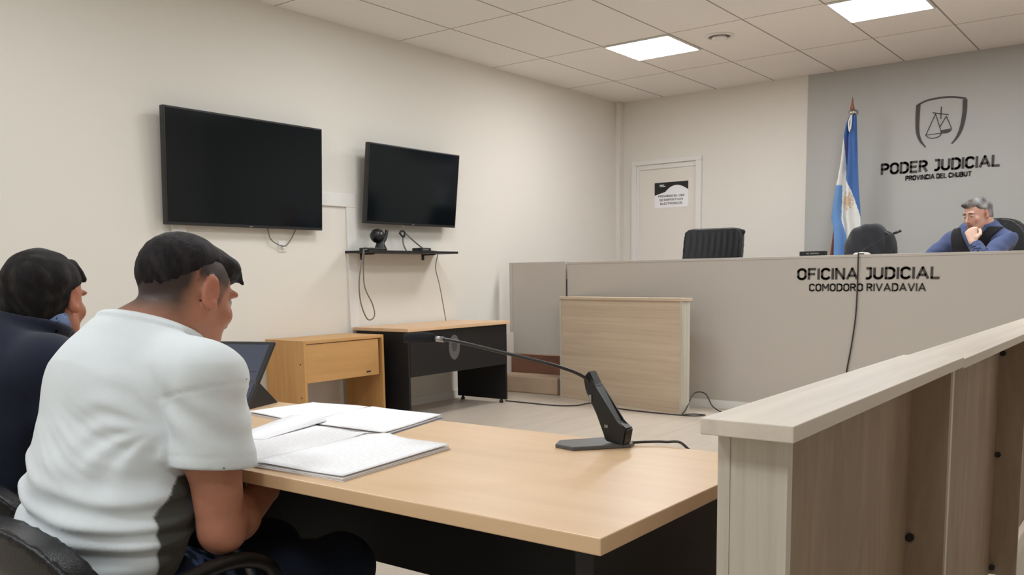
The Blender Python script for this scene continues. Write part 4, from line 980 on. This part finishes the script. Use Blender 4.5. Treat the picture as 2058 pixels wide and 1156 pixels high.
# ---- man in the vest behind the bench
t3 = thing('person', 'gray-haired man in blue shirt and black vest resting his chin on his fist', 'person', (3.93, -1.52, .33), R(163)); t3.scale = (1.08,)*3
b3 = dict(BASE); b3.update(neck=(0, .04, .955), shR=(.185, .03, .885), shL=(-.185, .03, .885), elR=(.30, .17, .735), wrR=(.16, .36, .735), elL=(-.17, .27, .745), wrL=(-.070, .235, .865),
    spine=[((0, -.06, .48), .150), ((0, -.05, .60), .150), ((0, -.03, .72), .160), ((0, .0, .83), .172), ((0, .025, .90), .145)])
B3 = Body(**b3); B3.ag = -.010; B3.F = Frame((-.015, .085, 1.048), rotm(R(-19), R(14), R(4)), .92)
B3.hands = [hand(-1, B3.wrL, (.30, -.10, .9), (.1, -.95, .1), (72, 80, 50), .7, .95), hand(1, B3.wrR, (-.8, .5, 0), (0, 0, -1), (15, 20, 14), .2)]
SK3 = np.array(rgb(205, 160, 142)); GRAY = np.array(rgb(98, 94, 94))
def col3(v):
    q = B3.F.loc(v); c = np.tile(SK3, (len(v), 1)); hd = np.linalg.norm(q, axis=1) < .17; fc = facecol(q, SK3*.92, np.array(rgb(190, 120, 108)), GRAY*.6); c[hd] = fc[hd]
    st = (np.linalg.norm(q-V(0, .07, -.08), axis=1) < .045) & (q[:, 2] < -.042); c[st] = c[st]*.75+GRAY*.25
    h = np.linalg.norm(v-V(*B3.wrL), axis=1) < .14; h &= ~((np.linalg.norm(q, axis=1) < .125)); c[h] = rgb(226, 190, 170); return c
sdf_mesh('body', B3.skin, (-.38, -.25, 0), (.38, .62, 1.24), .0062, M['skin'], t3, col3); add_eyes(t3, B3.F)
def hair3(p):
    q = B3.F.loc(p); x, y, z = q[:, 0], q[:, 1], q[:, 2]
    d = ell(q, (0, -.016, .036), (.083, .102, .092))
    d = smin(d, ell(q, (0, -.060, -.020), (.062, .046, .055)), .03)
    ln = np.where(y > .045, .072, np.where(y > -.028, .030+.55*(y-.0), -.07)); d = smax(d, ln-z, .014); d = smin(d, ell(q, (.01, .050, .094), (.054, .040, .024)), .02)
    return d+.003*np.sin(x*90+30*y)*np.sin(y*80+z*60)
sdf_mesh('hair', hair3, (-.13, -.08, .93), (.13, .26, 1.23), .006, M['hair'], t3, lambda v: np.array(rgb(84, 78, 76))+(np.array(rgb(150, 148, 148))-np.array(rgb(84, 78, 76)))*np.clip(.35+.5*np.sin(v[:, 0]*60+v[:, 1]*50)*np.sin(v[:, 2]*70)-3*(v[:, 0]-.0), 0, 1)[:, None])
def shirt3(p):
    x, y, z = p[:, 0], p[:, 1], p[:, 2]; d = B3.torso(p, .006)
    for k in (1, -1):
        W = V(*(B3.wrR if k > 0 else B3.wrL)); E = V(*(B3.elR if k > 0 else B3.elL)); dr = (W-E)/np.linalg.norm(W-E)
        a = smin(B3.arm_up(p, k, .009), B3.arm_lo(p, k, .010), .01); d = smin(d, smax(a, (p-W)@dr+.02, .004), .025)
    d = d+wrinkle(p, 55, .0015); n = V(*B3.neck); d = smin(d, B3.neckd(p, .011), .01); d = smax(d, (p-n-V(0, 0, .050))@V(0, .35, .94), .004); d = smax(d, .50-z, .01)
    vn = smax(np.abs(x)-.45*np.clip(z-.93, 0, 1), .05-y, .004)
    return smax(d, -np.minimum(np.minimum(B3.neckd(p, .003), vn), np.minimum(B3.arm_lo(p, 1, .004), B3.arm_lo(p, -1, .004))), .002)
sdf_mesh('shirt', shirt3, (-.40, -.25, .48), (.40, .45, 1.05), .0065, M['cloth'], t3, lambda v: np.tile(np.array(rgb(76, 88, 126)), (len(v), 1)))
def vest3(p):
    x, y, z = p[:, 0], p[:, 1], p[:, 2]; d = B3.torso(p, .018)
    for k in (1, -1): d = smax(d, -(B3.arm_up(p, k, .022)), .01)
    d = smax(d, np.abs(x)-.175, .02)
    vn = smax(np.abs(x)-.55*np.clip(z-.80, 0, 1), .03-y, .004); d = smax(d, -vn, .004); n = V(*B3.neck); d = smax(d, -B3.neckd(p, .016), .004); d = smax(d, (p-n-V(0, 0, .0))@V(0, -.1, 1.)-.01, .004)
    return smax(smax(d, .49-z, .01), -B3.torso(p, .0), .002)
sdf_mesh('vest', vest3, (-.30, -.25, .46), (.30, .30, 1.0), .007, M['cloth'], t3, lambda v: np.tile(np.array(rgb(26, 26, 30)), (len(v), 1)))
sdf_mesh('trousers', jeans(B3), (-.32, -.25, .04), (.32, .60, .62), .012, M['cloth'], t3, lambda v: np.tile(np.array(rgb(34, 36, 44)), (len(v), 1)))
for k in (1, -1): sdf_mesh('shoe', lambda p: smax(B3.foot(p, k, .006), .008-p[:, 2], .004), (.13*k-.09, .28, 0), (.13*k+.09, .68, .16), .012, M['shoe'], t3)
